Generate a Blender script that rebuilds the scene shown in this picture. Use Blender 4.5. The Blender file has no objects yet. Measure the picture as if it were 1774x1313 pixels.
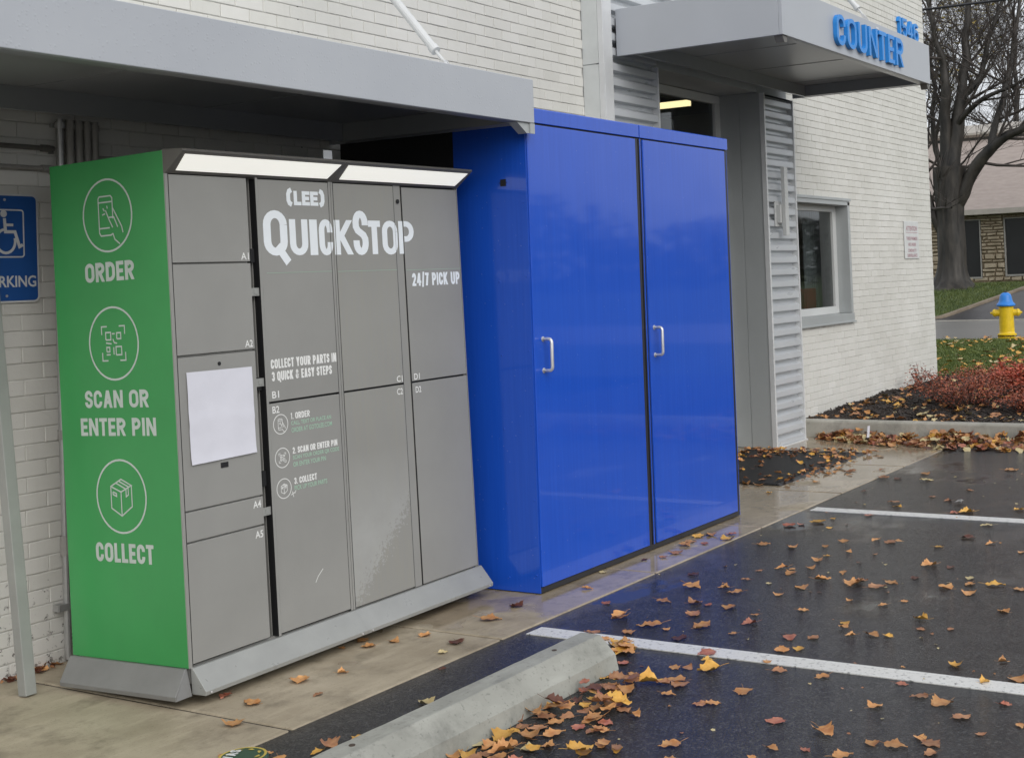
import bpy, bmesh, math, random
from mathutils import Vector, Matrix, noise

# ------------------------------------------------------------------ camera, sky, sun, exposure
S = bpy.context.scene
COL = S.collection
def rot3(yaw, pitch, roll):
    return Matrix.Rotation(yaw, 3, 'Z') @ Matrix.Rotation(pitch, 3, 'X') @ Matrix.Rotation(roll, 3, 'Y')
cam_d = bpy.data.cameras.new('camera'); cam = bpy.data.objects.new('camera', cam_d); COL.objects.link(cam)
cam.matrix_world = Matrix.Translation((-5.2105, -3.7201, 1.5047)) @ (rot3(-1.06, 0.0241, 0.0376) @ Matrix.Rotation(math.pi/2, 3, 'X')).to_4x4()
cam_d.sensor_fit = 'HORIZONTAL'; cam_d.sensor_width = 36.0
cam_d.lens = 36.0*2280.4747/1774
cam_d.shift_x = -(1166.8137-887)/1774
cam_d.shift_y = (423.3662-656.5)/1774
cam_d.clip_start = 0.05; cam_d.clip_end = 2000
S.camera = cam
W = bpy.data.worlds.new('World'); S.world = W; W.use_nodes = True
wn, wl = W.node_tree.nodes, W.node_tree.links
SUN_EL, SUN_AZ = math.radians(33), math.radians(212)
sky = wn.new('ShaderNodeTexSky'); sky.sky_type = 'NISHITA'; sky.sun_disc = False
sky.sun_elevation = SUN_EL; sky.sun_rotation = SUN_AZ; sky.air_density = 1.0; sky.dust_density = 3.0; sky.ozone_density = 1.0
hs = wn.new('ShaderNodeHueSaturation'); hs.inputs['Saturation'].default_value = 0.22
mixw = wn.new('ShaderNodeMix'); mixw.data_type = 'RGBA'; mixw.inputs['Factor'].default_value = 0.6
mixw.inputs['B'].default_value = (9.2, 9.6, 10.2, 1)
wl.new(sky.outputs['Color'], hs.inputs['Color']); wl.new(hs.outputs['Color'], mixw.inputs['A'])
wl.new(mixw.outputs['Result'], wn['Background'].inputs['Color'])
wn['Background'].inputs['Strength'].default_value = 0.1
sun_d = bpy.data.lights.new('sun', 'SUN'); sun_d.energy = 1.0; sun_d.angle = math.radians(48); sun_d.color = (1, 0.97, 0.93)
sun = bpy.data.objects.new('sun', sun_d); COL.objects.link(sun)
sd = Vector((math.sin(SUN_AZ)*math.cos(SUN_EL), math.cos(SUN_AZ)*math.cos(SUN_EL), math.sin(SUN_EL)))
sun.rotation_euler = sd.to_track_quat('Z', 'Y').to_euler()
S.view_settings.view_transform = 'Standard'; S.view_settings.look = 'None'
S.view_settings.exposure = 0.32; S.view_settings.gamma = 1.0
S.cycles.max_bounces = 8; S.cycles.use_denoising = True

# ------------------------------------------------------------------ helpers
R = random.Random(7)
OFF = {}
def tag(o, label=None, cat=None, group=None, kind=None):
    if label: o['label'] = label
    if cat: o['category'] = cat
    if group: o['group'] = group
    if kind: o['kind'] = kind
    return o
def thing(name, label, cat, loc=(0, 0, 0), group=None):
    o = bpy.data.objects.new(name, None); COL.objects.link(o); o.location = loc; o.empty_display_size = 0.1
    OFF[o] = Vector(loc)
    return tag(o, label, cat, group)
class MB:
    """collects faces; build() links them as one mesh object"""
    def __init__(s): s.v = []; s.f = []; s.m = []; s.k = 0
    def add(s, vs, fs, k=None):
        b = len(s.v); s.v += [Vector(p) for p in vs]
        for f in fs: s.f.append([b+i for i in f]); s.m.append(s.k if k is None else k)
        return s
    def box(s, x0, x1, y0, y1, z0, z1, k=None):
        return s.add([(x0,y0,z0),(x1,y0,z0),(x1,y1,z0),(x0,y1,z0),(x0,y0,z1),(x1,y0,z1),(x1,y1,z1),(x0,y1,z1)],
                     [(3,2,1,0),(4,5,6,7),(0,1,5,4),(1,2,6,5),(2,3,7,6),(3,0,4,7)], k)
    def poly(s, pts, k=None): return s.add(pts, [tuple(range(len(pts)))], k)
    def prism(s, pts, d, k=None):
        """polygon pts extruded by vector d"""
        n = len(pts); d = Vector(d); p = [Vector(q) for q in pts]
        fs = [tuple(range(n)), tuple(range(2*n-1, n-1, -1))]
        fs += [(i, i+n, (i+1) % n+n, (i+1) % n) for i in range(n)]
        return s.add(p+[q+d for q in p], fs, k)
    def tube(s, pts, rad, n=8, k=None, cap=True):
        pts = [Vector(p) for p in pts]
        if not hasattr(rad, '__len__'): rad = [rad]*len(pts)
        vs = []; fs = []; ref = None
        for i, p in enumerate(pts):
            t = (pts[min(i+1, len(pts)-1)]-pts[max(i-1, 0)]).normalized()
            if ref is None: ref = Vector((0, 0, 1)) if abs(t.z) < .9 else Vector((1, 0, 0))
            a = t.cross(ref)
            if a.length < 1e-5: a = t.cross(Vector((.3, .7, .2)))
            a.normalize(); b = t.cross(a).normalized(); ref = a.cross(t)
            for j in range(n):
                an = 2*math.pi*j/n
                vs.append(p+(a*math.cos(an)+b*math.sin(an))*rad[i])
        for i in range(len(pts)-1):
            for j in range(n):
                fs.append((i*n+j, i*n+(j+1) % n, (i+1)*n+(j+1) % n, (i+1)*n+j))
        if cap: fs += [tuple(range(n-1, -1, -1)), tuple(range((len(pts)-1)*n, len(pts)*n))]
        return s.add(vs, fs, k)
    def lathe(s, prof, c, n=24, axis='z', k=None):
        """prof = (radius, height) from bottom to top"""
        c = Vector(c); vs = []; fs = []
        for r, h in prof:
            for j in range(n):
                a = 2*math.pi*j/n; x, y = r*math.cos(a), r*math.sin(a)
                q = {'z': (x, y, h), 'x': (h, x, y), 'y': (x, h, y)}[axis]
                vs.append(c+Vector(q))
        for i in range(len(prof)-1):
            for j in range(n): fs.append((i*n+j, i*n+(j+1) % n, (i+1)*n+(j+1) % n, (i+1)*n+j))
        fs += [tuple(range(n-1, -1, -1)), tuple(range((len(prof)-1)*n, len(prof)*n))]
        return s.add(vs, fs, k)
    def build(s, name, mats, parent=None, bevel=0, smooth=False, local=False, fix=False):
        off = Vector((0, 0, 0)) if (parent is None or local) else OFF.get(parent, Vector((0, 0, 0)))
        me = bpy.data.meshes.new(name)
        me.from_pydata([tuple(p-off) for p in s.v], [], s.f)
        for mt in (mats if isinstance(mats, (list, tuple)) else [mats]): me.materials.append(mt)
        me.polygons.foreach_set('material_index', s.m)
        if smooth: me.polygons.foreach_set('use_smooth', [True]*len(me.polygons))
        if fix:
            bm = bmesh.new(); bm.from_mesh(me); bmesh.ops.recalc_face_normals(bm, faces=bm.faces); bm.to_mesh(me); bm.free()
        me.update()
        o = bpy.data.objects.new(name, me); COL.objects.link(o)
        if parent is not None: o.parent = parent; OFF[o] = off
        if bevel:
            bv = o.modifiers.new('bevel', 'BEVEL'); bv.width = bevel; bv.segments = 2; bv.limit_method = 'ANGLE'; bv.angle_limit = math.radians(40)
        return o

# ------------------------------------------------------------------ materials
def nodes_of(name):
    m = bpy.data.materials.new(name); m.use_nodes = True
    nt = m.node_tree; return m, nt.nodes, nt.links, nt.nodes['Principled BSDF']
def N(nd, t, **kw):
    n = nd.new(t)
    for k, v in kw.items(): setattr(n, k, v)
    return n
def coords(nd, lk, scale=(1, 1, 1), space='pos'):
    mp = N(nd, 'ShaderNodeMapping'); mp.inputs['Scale'].default_value = scale
    if space == 'pos': lk.new(N(nd, 'ShaderNodeNewGeometry').outputs['Position'], mp.inputs['Vector'])
    else: lk.new(N(nd, 'ShaderNodeTexCoord').outputs['Object'], mp.inputs['Vector'])
    return mp.outputs['Vector']
def nz(nd, lk, vec, scale, detail=4, rough=.6):
    n = N(nd, 'ShaderNodeTexNoise'); n.inputs['Scale'].default_value = scale; n.inputs['Detail'].default_value = detail; n.inputs['Roughness'].default_value = rough
    lk.new(vec, n.inputs['Vector']); return n.outputs['Fac']
def ramp(nd, lk, fac, p0, p1, c0=(0, 0, 0, 1), c1=(1, 1, 1, 1)):
    r = N(nd, 'ShaderNodeValToRGB'); e = r.color_ramp.elements
    e[0].position = p0; e[1].position = p1; e[0].color = c0; e[1].color = c1
    lk.new(fac, r.inputs['Fac']); return r.outputs['Color']
def mixc(nd, lk, fac, a, b, mode='MIX'):
    m = N(nd, 'ShaderNodeMix', data_type='RGBA', blend_type=mode)
    for k, v in (('Factor', fac), ('A', a), ('B', b)):
        if isinstance(v, (int, float)): m.inputs[k].default_value = v
        elif isinstance(v, tuple): m.inputs[k].default_value = (v+(1,))[:4]
        else: lk.new(v, m.inputs[k])
    return m.outputs['Result']
def mathn(nd, lk, op, a, b=0.0):
    m = N(nd, 'ShaderNodeMath', operation=op)
    for i, v in enumerate((a, b)):
        if isinstance(v, (int, float)): m.inputs[i].default_value = v
        else: lk.new(v, m.inputs[i])
    return m.outputs[0]
def bump(nd, lk, bsdf, h, strength, dist=.01):
    b = N(nd, 'ShaderNodeBump'); b.inputs['Distance'].default_value = dist
    if isinstance(strength, (int, float)): b.inputs['Strength'].default_value = strength
    else: lk.new(strength, b.inputs['Strength'])
    lk.new(h, b.inputs['Height']); lk.new(b.outputs['Normal'], bsdf.inputs['Normal']); return b
def plain(name, col, rough=.5, metal=0., var=.06, vscale=3., bscale=0, bstr=.1, spec=.5, coat=0, rvar=0., space='pos', stretch=(1, 1, 1)):
    """painted / coated surface with slight tone variation, roughness variation and bump"""
    m, nd, lk, b = nodes_of(name)
    vec = coords(nd, lk, stretch, space)
    f = nz(nd, lk, vec, vscale, 5)
    c = tuple(col)
    lo = tuple(x*(1-var) for x in c); hi = tuple(min(1, x*(1+var)) for x in c)
    lk.new(mixc(nd, lk, ramp(nd, lk, f, .3, .7), lo, hi), b.inputs['Base Color'])
    b.inputs['Metallic'].default_value = metal; b.inputs['Specular IOR Level'].default_value = spec
    if coat: b.inputs['Coat Weight'].default_value = coat; b.inputs['Coat Roughness'].default_value = .06
    if rvar:
        f2 = nz(nd, lk, vec, vscale*2.7, 6)
        r = N(nd, 'ShaderNodeMapRange'); lk.new(f2, r.inputs['Value'])
        r.inputs['From Min'].default_value = .3; r.inputs['From Max'].default_value = .7
        r.inputs['To Min'].default_value = max(.02, rough-rvar); r.inputs['To Max'].default_value = rough+rvar
        lk.new(r.outputs['Result'], b.inputs['Roughness'])
    else: b.inputs['Roughness'].default_value = rough
    if bscale: bump(nd, lk, b, nz(nd, lk, vec, bscale, 3), bstr, .004)
    return m
def emis(name, col, strength):
    m, nd, lk, b = nodes_of(name)
    b.inputs['Base Color'].default_value = (.8, .8, .78, 1); b.inputs['Emission Color'].default_value = col+(1,); b.inputs['Emission Strength'].default_value = strength
    return m
def brick_mat():
    m, nd, lk, b = nodes_of('painted_brick')
    vec = coords(nd, lk)
    f = nz(nd, lk, vec, 1.3, 6); g = nz(nd, lk, vec, 60, 3); sp = nz(nd, lk, vec, 28, 5, .7)
    base = mixc(nd, lk, ramp(nd, lk, f, .3, .7), (.62, .61, .565), (.71, .70, .66))
    sx = N(nd, 'ShaderNodeSeparateXYZ'); lk.new(N(nd, 'ShaderNodeNewGeometry').outputs['Position'], sx.inputs[0])
    # splash dirt and flaked specks low on the wall
    low = N(nd, 'ShaderNodeMapRange'); lk.new(sx.outputs['Z'], low.inputs['Value'])
    low.inputs['From Min'].default_value = .75; low.inputs['From Max'].default_value = -.02; low.inputs['To Min'].default_value = 0; low.inputs['To Max'].default_value = .16
    spk = ramp(nd, lk, mathn(nd, lk, 'ADD', sp, low.outputs['Result']), .70, .76)
    left = N(nd, 'ShaderNodeMapRange'); lk.new(sx.outputs['X'], left.inputs['Value'])
    left.inputs['From Min'].default_value = 2.0; left.inputs['From Max'].default_value = 0; left.inputs['To Min'].default_value = .12; left.inputs['To Max'].default_value = .85
    spk = mathn(nd, lk, 'MULTIPLY', spk, left.outputs['Result'])
    base = mixc(nd, lk, spk, base, (.10, .09, .08))
    isl = N(nd, 'ShaderNodeNewGeometry').outputs['Random Per Island']
    base = mixc(nd, lk, 1.0, base, ramp(nd, lk, isl, 0, 1, (.93, .93, .92, 1), (1, 1, 1, 1)), 'MULTIPLY')
    drip = ramp(nd, lk, nz(nd, lk, coords(nd, lk, (7, 7, .45)), 1.6, 5, .7), .55, .80)
    base = mixc(nd, lk, mathn(nd, lk, 'MULTIPLY', drip, .16), base, (.36, .34, .29))
    chip = mathn(nd, lk, 'MULTIPLY', ramp(nd, lk, nz(nd, lk, vec, 31, 4, .75), .735, .75), .7)
    base = mixc(nd, lk, chip, base, (.26, .20, .15))
    lk.new(base, b.inputs['Base Color']); b.inputs['Roughness'].default_value = .55
    bump(nd, lk, b, g, .25, .004)
    return m
def mortar_mat():
    m, nd, lk, b = nodes_of('painted_mortar')
    vec = coords(nd, lk); f = nz(nd, lk, vec, 9, 6)
    lk.new(mixc(nd, lk, ramp(nd, lk, f, .40, .62), (.48, .47, .44), (.66, .65, .61)), b.inputs['Base Color']); b.inputs['Roughness'].default_value = .8
    return m
def asphalt_mat():
    m, nd, lk, b = nodes_of('wet_asphalt')
    vec = coords(nd, lk)
    big = nz(nd, lk, coords(nd, lk, (.55, 1.1, 1)), 1.15, 4, .55); mid = nz(nd, lk, vec, 9, 4); fine = nz(nd, lk, vec, 210, 4, .8)
    vo = N(nd, 'ShaderNodeTexVoronoi'); vo.inputs['Scale'].default_value = 120; lk.new(vec, vo.inputs['Vector'])
    stone = ramp(nd, lk, vo.outputs['Color'], .62, .95)
    c = mixc(nd, lk, ramp(nd, lk, mid, .3, .7), (.011, .011, .013), (.026, .026, .028))
    c = mixc(nd, lk, mathn(nd, lk, 'MULTIPLY', ramp(nd, lk, nz(nd, lk, vec, 330, 2),   .66, .72), .30), c, (.20, .19, .175))
    c = mixc(nd, lk, mathn(nd, lk, 'MULTIPLY', stone, .38), c, (.16, .155, .15))
    lk.new(c, b.inputs['Base Color'])
    pud = ramp(nd, lk, mathn(nd, lk, 'ADD', big, mathn(nd, lk, 'MULTIPLY', mid, .12)), .585, .70)   # 1 = standing water
    r = N(nd, 'ShaderNodeMapRange'); lk.new(pud, r.inputs['Value']); r.inputs['To Min'].default_value = .20; r.inputs['To Max'].default_value = .05
    lk.new(r.outputs['Result'], b.inputs['Roughness'])
    h = mathn(nd, lk, 'ADD', fine, mathn(nd, lk, 'MULTIPLY', vo.outputs['Distance'], -.8))
    st = N(nd, 'ShaderNodeMapRange'); lk.new(pud, st.inputs['Value']); st.inputs['To Min'].default_value = .60; st.inputs['To Max'].default_value = .05
    bump(nd, lk, b, h, st.outputs['Result'], .006)
    b.inputs['Specular IOR Level'].default_value = .5
    return m
def concrete_mat(name, lo, hi, wet=True, fine=110):
    m, nd, lk, b = nodes_of(name)
    vec = coords(nd, lk)
    f = nz(nd, lk, vec, 1.6, 7, .62); g = nz(nd, lk, vec, fine, 4, .7); s = nz(nd, lk, vec, 5.5, 6, .7)
    sm = nz(nd, lk, coords(nd, lk, (1, 5, 1)), 2.2, 6, .65)
    c = mixc(nd, lk, ramp(nd, lk, f, .3, .7), lo, hi)
    c = mixc(nd, lk, mathn(nd, lk, 'MULTIPLY', ramp(nd, lk, s, .50, .68), .55), c, tuple(x*.5 for x in lo))
    c = mixc(nd, lk, mathn(nd, lk, 'MULTIPLY', ramp(nd, lk, sm, .50, .68), .28), c, tuple(min(1, x*1.35) for x in hi))
    c = mixc(nd, lk, mathn(nd, lk, 'MULTIPLY', ramp(nd, lk, g, .58, .70), .55), c, tuple(x*.35 for x in lo))
    if wet:
        sx = N(nd, 'ShaderNodeSeparateXYZ'); lk.new(vec, sx.inputs[0])
        mr = N(nd, 'ShaderNodeMapRange'); lk.new(sx.outputs['X'], mr.inputs['Value'])
        mr.inputs['From Min'].default_value = -1.2; mr.inputs['From Max'].default_value = .3; mr.inputs['To Min'].default_value = -.14; mr.inputs['To Max'].default_value = .14
        w = ramp(nd, lk, mathn(nd, lk, 'ADD', nz(nd, lk, vec, 1.9, 3), mr.outputs['Result']), .47, .56)
        c = mixc(nd, lk, mathn(nd, lk, 'MULTIPLY', w, .6), c, (.72, .66, .62), 'MULTIPLY')
        rr = N(nd, 'ShaderNodeMapRange'); lk.new(w, rr.inputs['Value']); rr.inputs['To Min'].default_value = .55; rr.inputs['To Max'].default_value = .08
        lk.new(rr.outputs['Result'], b.inputs['Roughness'])
        st = N(nd, 'ShaderNodeMapRange'); lk.new(w, st.inputs['Value']); st.inputs['To Min'].default_value = .35; st.inputs['To Max'].default_value = .03
        bump(nd, lk, b, g, st.outputs['Result'], .004)
    else:
        b.inputs['Roughness'].default_value = .6; bump(nd, lk, b, g, .3, .004)
    lk.new(c, b.inputs['Base Color'])
    return m
def leafy(name, col, col2, rough=.5, trans=.25, vs=25):
    m, nd, lk, b = nodes_of(name)
    oi = N(nd, 'ShaderNodeObjectInfo')
    vec = coords(nd, lk)
    f = nz(nd, lk, vec, vs, 4, .7)
    c = mixc(nd, lk, ramp(nd, lk, f, .35, .68), col, col2)
    hsv = N(nd, 'ShaderNodeHueSaturation'); lk.new(c, hsv.inputs['Color'])
    mr = N(nd, 'ShaderNodeMapRange'); lk.new(oi.outputs['Random'], mr.inputs['Value']); mr.inputs['To Min'].default_value = .75; mr.inputs['To Max'].default_value = 1.25
    lk.new(mr.outputs['Result'], hsv.inputs['Value'])
    lk.new(hsv.outputs['Color'], b.inputs['Base Color']); b.inputs['Roughness'].default_value = rough
    return m
M = {}
M['brick'] = brick_mat(); M['mortar'] = mortar_mat(); M['asphalt'] = asphalt_mat()
M['concrete'] = concrete_mat('walk_concrete', (.245, .20, .135), (.47, .405, .30))
M['kerb'] = concrete_mat('kerb_concrete', (.30, .29, .25), (.46, .44, .39), False)
M['kerb_old'] = concrete_mat('old_kerb_concrete', (.16, .125, .09), (.27, .22, .16), False)
M['stop'] = concrete_mat('wheel_stop_concrete', (.23, .23, .20), (.385, .385, .345), False, 60)
M['paintline'] = None
def line_mat():
    m, nd, lk, b = nodes_of('road_paint'); vec = coords(nd, lk)
    f = nz(nd, lk, vec, 45, 6, .75); g = nz(nd, lk, vec, 130, 3)
    lk.new(mixc(nd, lk, ramp(nd, lk, f, .55, .66), (.66, .655, .63), (.09, .09, .09)), b.inputs['Base Color']); b.inputs['Roughness'].default_value = .35
    bump(nd, lk, b, g, .4, .004); return m
M['paintline'] = line_mat()
M['canopy'] = plain('grey_canopy_paint', (.40, .42, .45), .38, 0, .04, 1.2, 0, 0, .5)
def wet_metal():
    m, nd, lk, b = nodes_of('rain_beaded_canopy_paint'); vec = coords(nd, lk)
    f = nz(nd, lk, vec, 1.2, 5)
    lk.new(mixc(nd, lk, ramp(nd, lk, f, .3, .7), (.40, .42, .455), (.45, .47, .50)), b.inputs['Base Color'])
    b.inputs['Roughness'].default_value = .4
    vo = N(nd, 'ShaderNodeTexVoronoi'); vo.inputs['Scale'].default_value = 75; vo.inputs['Randomness'].default_value = 1; lk.new(vec, vo.inputs['Vector'])
    sep = N(nd, 'ShaderNodeSeparateColor'); lk.new(vo.outputs['Color'], sep.inputs[0])
    rad = mathn(nd, lk, 'MULTIPLY', ramp(nd, lk, mathn(nd, lk, 'ADD', sep.outputs[0], mathn(nd, lk, 'MULTIPLY', nz(nd, lk, vec, 4, 2), .5)), .80, 1.15), .42)
    d = mathn(nd, lk, 'MAXIMUM', mathn(nd, lk, 'SUBTRACT', rad, vo.outputs['Distance']), 0.0)
    bump(nd, lk, b, d, .22, .010); return m
M['canopy_wet'] = wet_metal()
M['soffit'] = plain('soffit_paint', (.28, .29, .30), .28, 0, .05, 2)
M['galv'] = plain('corrugated_metal', (.54, .56, .58), .34, .15, .06, 4, 0, 0, .5, 0, .08, 'pos', (.3, 1, 1))
M['panel'] = plain('grey_flat_panel', (.40, .42, .42), .42, .15, .08, 1.5, 0, 0, .5, 0, .08)
M['lit_panel'] = plain('lit_flat_panel', (.56, .58, .57), .5, 0, .10, 3)  # paler copy of the panel paint, the pilaster side's extra light painted in
M['trim'] = plain('pale_metal_trim', (.62, .63, .63), .4, .1, .06, 5)
M['locker'] = plain('locker_grey_paint', (.278, .276, .260), .46, 0, .075, 1.7, 260, .12, .45, 0, .12, 'obj')
def sheen_mat():  # pale wet sheen put into the colour, with a speckled edge
    m, nd, lk, b = nodes_of('sheen_locker_paint'); vec = coords(nd, lk, space='obj'); sx = N(nd, 'ShaderNodeSeparateXYZ'); lk.new(vec, sx.inputs[0])
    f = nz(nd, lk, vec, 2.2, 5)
    edge = mathn(nd, lk, 'ADD', mathn(nd, lk, 'MULTIPLY', mathn(nd, lk, 'SUBTRACT', sx.outputs['X'], .886), .98), .02)     # lower edge of the painted sheen, rising to the right
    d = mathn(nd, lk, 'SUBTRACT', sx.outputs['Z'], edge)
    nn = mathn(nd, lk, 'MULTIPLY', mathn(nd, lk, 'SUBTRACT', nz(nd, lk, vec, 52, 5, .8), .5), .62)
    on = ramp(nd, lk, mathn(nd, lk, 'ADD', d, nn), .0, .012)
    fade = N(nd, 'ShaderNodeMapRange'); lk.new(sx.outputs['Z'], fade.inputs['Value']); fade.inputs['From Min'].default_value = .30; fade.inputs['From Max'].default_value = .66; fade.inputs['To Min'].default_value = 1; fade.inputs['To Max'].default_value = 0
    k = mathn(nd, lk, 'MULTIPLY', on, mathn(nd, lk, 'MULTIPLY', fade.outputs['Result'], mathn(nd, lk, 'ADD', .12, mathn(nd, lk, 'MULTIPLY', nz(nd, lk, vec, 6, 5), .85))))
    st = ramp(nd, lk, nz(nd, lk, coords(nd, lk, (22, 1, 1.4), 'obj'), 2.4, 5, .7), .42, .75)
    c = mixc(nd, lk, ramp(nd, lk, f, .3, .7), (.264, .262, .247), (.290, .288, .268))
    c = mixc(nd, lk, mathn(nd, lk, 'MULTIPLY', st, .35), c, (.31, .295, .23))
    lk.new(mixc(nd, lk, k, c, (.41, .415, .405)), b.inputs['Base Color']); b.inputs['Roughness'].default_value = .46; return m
M['locker_sheen'] = sheen_mat()
M['locker_dark'] = plain('locker_bronze_paint', (.135, .130, .118), .45, 0, .06, 4, 200, .1, .45, 0, .04, 'obj')
M['kick'] = plain('wet_kick_plate', (.305, .31, .295), .34, .1, .08, 6, 180, .2, .5, 0, .1, 'obj')
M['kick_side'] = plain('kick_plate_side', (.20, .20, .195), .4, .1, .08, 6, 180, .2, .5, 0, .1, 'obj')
M['green'] = plain('green_vinyl', (.040, .295, .080), .33, 0, .10, 1.4, 5, .02, .5, 0, .05, 'obj')
M['vinyl_white'] = plain('white_vinyl', (.80, .84, .87), .45, 0, .03, 8, space='obj')
M['vinyl_pale'] = plain('pale_vinyl', (.50, .56, .52), .45, 0, .06, 8, space='obj')
M['vinyl_text'] = plain('white_small_vinyl', (.78, .78, .76), .5, 0, .03, 8, space='obj')
M['vinyl_mint'] = plain('mint_small_vinyl', (.36, .55, .42), .5, 0, .03, 8, space='obj')
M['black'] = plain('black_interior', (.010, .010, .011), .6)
M['seal'] = plain('black_seal', (.018, .018, .022), .4)
M['paper'] = plain('white_paper', (.66, .66, .72), .7, 0, .04, 6, 14, .35, space='obj')
def blue_mat():
    m, nd, lk, b = nodes_of('blue_gloss_paint'); vec = coords(nd, lk)
    f = nz(nd, lk, coords(nd, lk, (14, 14, .5)), 4, 5, .65)
    vo = N(nd, 'ShaderNodeTexVoronoi'); vo.inputs['Scale'].default_value = 34; lk.new(vec, vo.inputs['Vector'])
    sp = N(nd, 'ShaderNodeSeparateColor'); lk.new(vo.outputs['Color'], sp.inputs[0])
    speck = mathn(nd, lk, 'MULTIPLY', ramp(nd, lk, sp.outputs[0], .80, .82), ramp(nd, lk, vo.outputs['Distance'], .07, .10, (1, 1, 1, 1), (0, 0, 0, 1)))
    runs = ramp(nd, lk, nz(nd, lk, coords(nd, lk, (30, 30, .35)), 3, 4, .7), .56, .75)
    c = mixc(nd, lk, ramp(nd, lk, f, .35, .7), (.010, .076, .50), (.013, .088, .55))
    c = mixc(nd, lk, mathn(nd, lk, 'MULTIPLY', runs, .10), c, (.10, .16, .50))
    lk.new(mixc(nd, lk, mathn(nd, lk, 'MULTIPLY', speck, .35), c, (.30, .36, .55)), b.inputs['Base Color'])
    b.inputs['Roughness'].default_value = .22; b.inputs['Specular IOR Level'].default_value = .3
    b.inputs['Coat Weight'].default_value = .55; b.inputs['Coat Roughness'].default_value = .045
    w = nz(nd, lk, vec, 1.1, 2, .4)
    bump(nd, lk, b, w, .6, .03); return m
M['blue'] = blue_mat()
M['steel'] = plain('brushed_handle', (.66, .66, .66), .32, .6, .05, 20)
M['signblue'] = plain('sign_blue', (.016, .085, .30), .42, 0, .08, 5)
M['signwhite'] = plain('sign_white', (.62, .63, .62), .5, 0, .06, 10)
M['letterblue'] = plain('letter_blue', (.022, .245, .68), .4, 0, .05, 6)
M['conduit'] = plain('galvanised_conduit', (.42, .42, .41), .38, .5, .12, 14)
M['pipegrey'] = plain('painted_pipe', (.30, .29, .27), .55, 0, .1, 14)
M['post'] = plain('grey_post_paint', (.27, .275, .26), .5, 0, .08, 6)
M['frame'] = plain('window_frame_paint', (.55, .56, .55), .45, 0, .05, 4)
def glass_mat():
    m, nd, lk, b = nodes_of('tinted_glass')
    b.inputs['Base Color'].default_value = (.50, .54, .54, 1); b.inputs['Roughness'].default_value = .02
    b.inputs['Transmission Weight'].default_value = 1.0; b.inputs['IOR'].default_value = 1.45; return m
M['glass'] = glass_mat()
M['dark_glass'] = plain('dark_tinted_glass', (.02, .021, .023), .06)
M['room'] = plain('dim_room_paint', (.09, .085, .08), .8)
M['curtain'] = plain('grey_curtain', (.42, .44, .44), .8, 0, .15, 3, stretch=(30, 30, .4))
M['redbox'] = plain('red_carton', (.32, .035, .03), .5)
M['tube'] = emis('warm_tube_light', (1, .80, .42), 2.2)
M['lightpanel'] = emis('white_light_diffuser', (1, .985, .90), .50)
M['yellow'] = plain('hydrant_yellow', (.72, .49, .010), .42, 0, .10, 12, 50, .3)
M['hydblue'] = plain('hydrant_blue', (.022, .20, .62), .42, 0, .10, 12, 50, .3)
M['rust'] = plain('dark_cast_iron', (.05, .035, .025), .7, 0, .3, 30)
M['bark'] = plain('wet_bark', (.030, .026, .021), .6, 0, .9, 3.5, 11, 1.0, stretch=(1, 1, .35))
M['twig'] = plain('dark_twig', (.058, .048, .042), .8, 0, .2, 5)
M['mat_black'] = plain('black_ribbed_mat', (.012, .012, .013), .5, 0, .4, 60, 150, .5)
M['mat_rib'] = plain('mat_rib_rubber', (.030, .030, .031), .45, 0, .4, 60, 150, .5)
M['mulch'] = plain('dark_mulch', (.022, .017, .014), .7, 0, .6, 40, 60, 1.0)
M['chip'] = plain('mulch_chip', (.032, .023, .019), .65, 0, .6, 50)
M['grass'] = leafy('grass_blade', (.055, .090, .016), (.135, .165, .035), .5, 0, 3)
M['lawn'] = plain('lawn_soil', (.055, .085, .022), .9, 0, .4, 6, 60, .8)
M['road'] = plain('pale_wet_road', (.17, .165, .155), .35, 0, .12, .8, 90, .3, stretch=(1, .3, 1))
M['drive'] = plain('driveway_asphalt', (.030, .030, .033), .34, 0, .3, 1.5, 120, .5)
LEAF = {'o': leafy('leaf_orange', (.40, .165, .050), (.56, .31, .125)), 'y': leafy('leaf_yellow', (.50, .245, .032), (.64, .38, .09)),
        'b': leafy('leaf_brown', (.24, .095, .042), (.42, .22, .11)), 'd': leafy('leaf_dark', (.070, .022, .014), (.12, .045, .025)),
        'r': leafy('leaf_red', (.30, .085, .052), (.44, .19, .12)), 't': leafy('leaf_tan', (.46, .35, .16), (.52, .45, .26))}
M['bush_red'] = leafy('barberry_red', (.40, .062, .028), (.55, .19, .08), .45, 0, 9)
M['bush_dark'] = leafy('barberry_dark', (.20, .040, .024), (.36, .11, .055), .5, 0, 12)
M['bush_coral'] = leafy('barberry_coral', (.42, .055, .035), (.52, .13, .07), .45, 0, 9)
M['leaf_green'] = leafy('late_leaf', (.16, .13, .012), (.40, .28, .04), .5, 0, 3)
def stone_mat():
    m, nd, lk, b = nodes_of('ledge_stone'); vec = coords(nd, lk)
    lk.new(mixc(nd, lk, ramp(nd, lk, nz(nd, lk, vec, 1.7, 5), .3, .7), (.27, .22, .15), (.46, .39, .29)), b.inputs['Base Color'])
    b.inputs['Roughness'].default_value = .85; bump(nd, lk, b, nz(nd, lk, vec, 18, 4), .6, .03); return m
M['stone'] = stone_mat(); M['stone_joint'] = plain('stone_joint', (.20, .155, .10), .9, 0, .2, 5)
M['roofing'] = plain('pinkish_shingle', (.35, .295, .265), .85, 0, .12, 2.2, 30, .5, stretch=(1, 1, 5))
M['roofcap'] = plain('roof_cap', (.40, .37, .33), .8, 0, .1, 3)
M['can'] = plain('dark_green_tin', (.010, .055, .022), .3)
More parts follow.
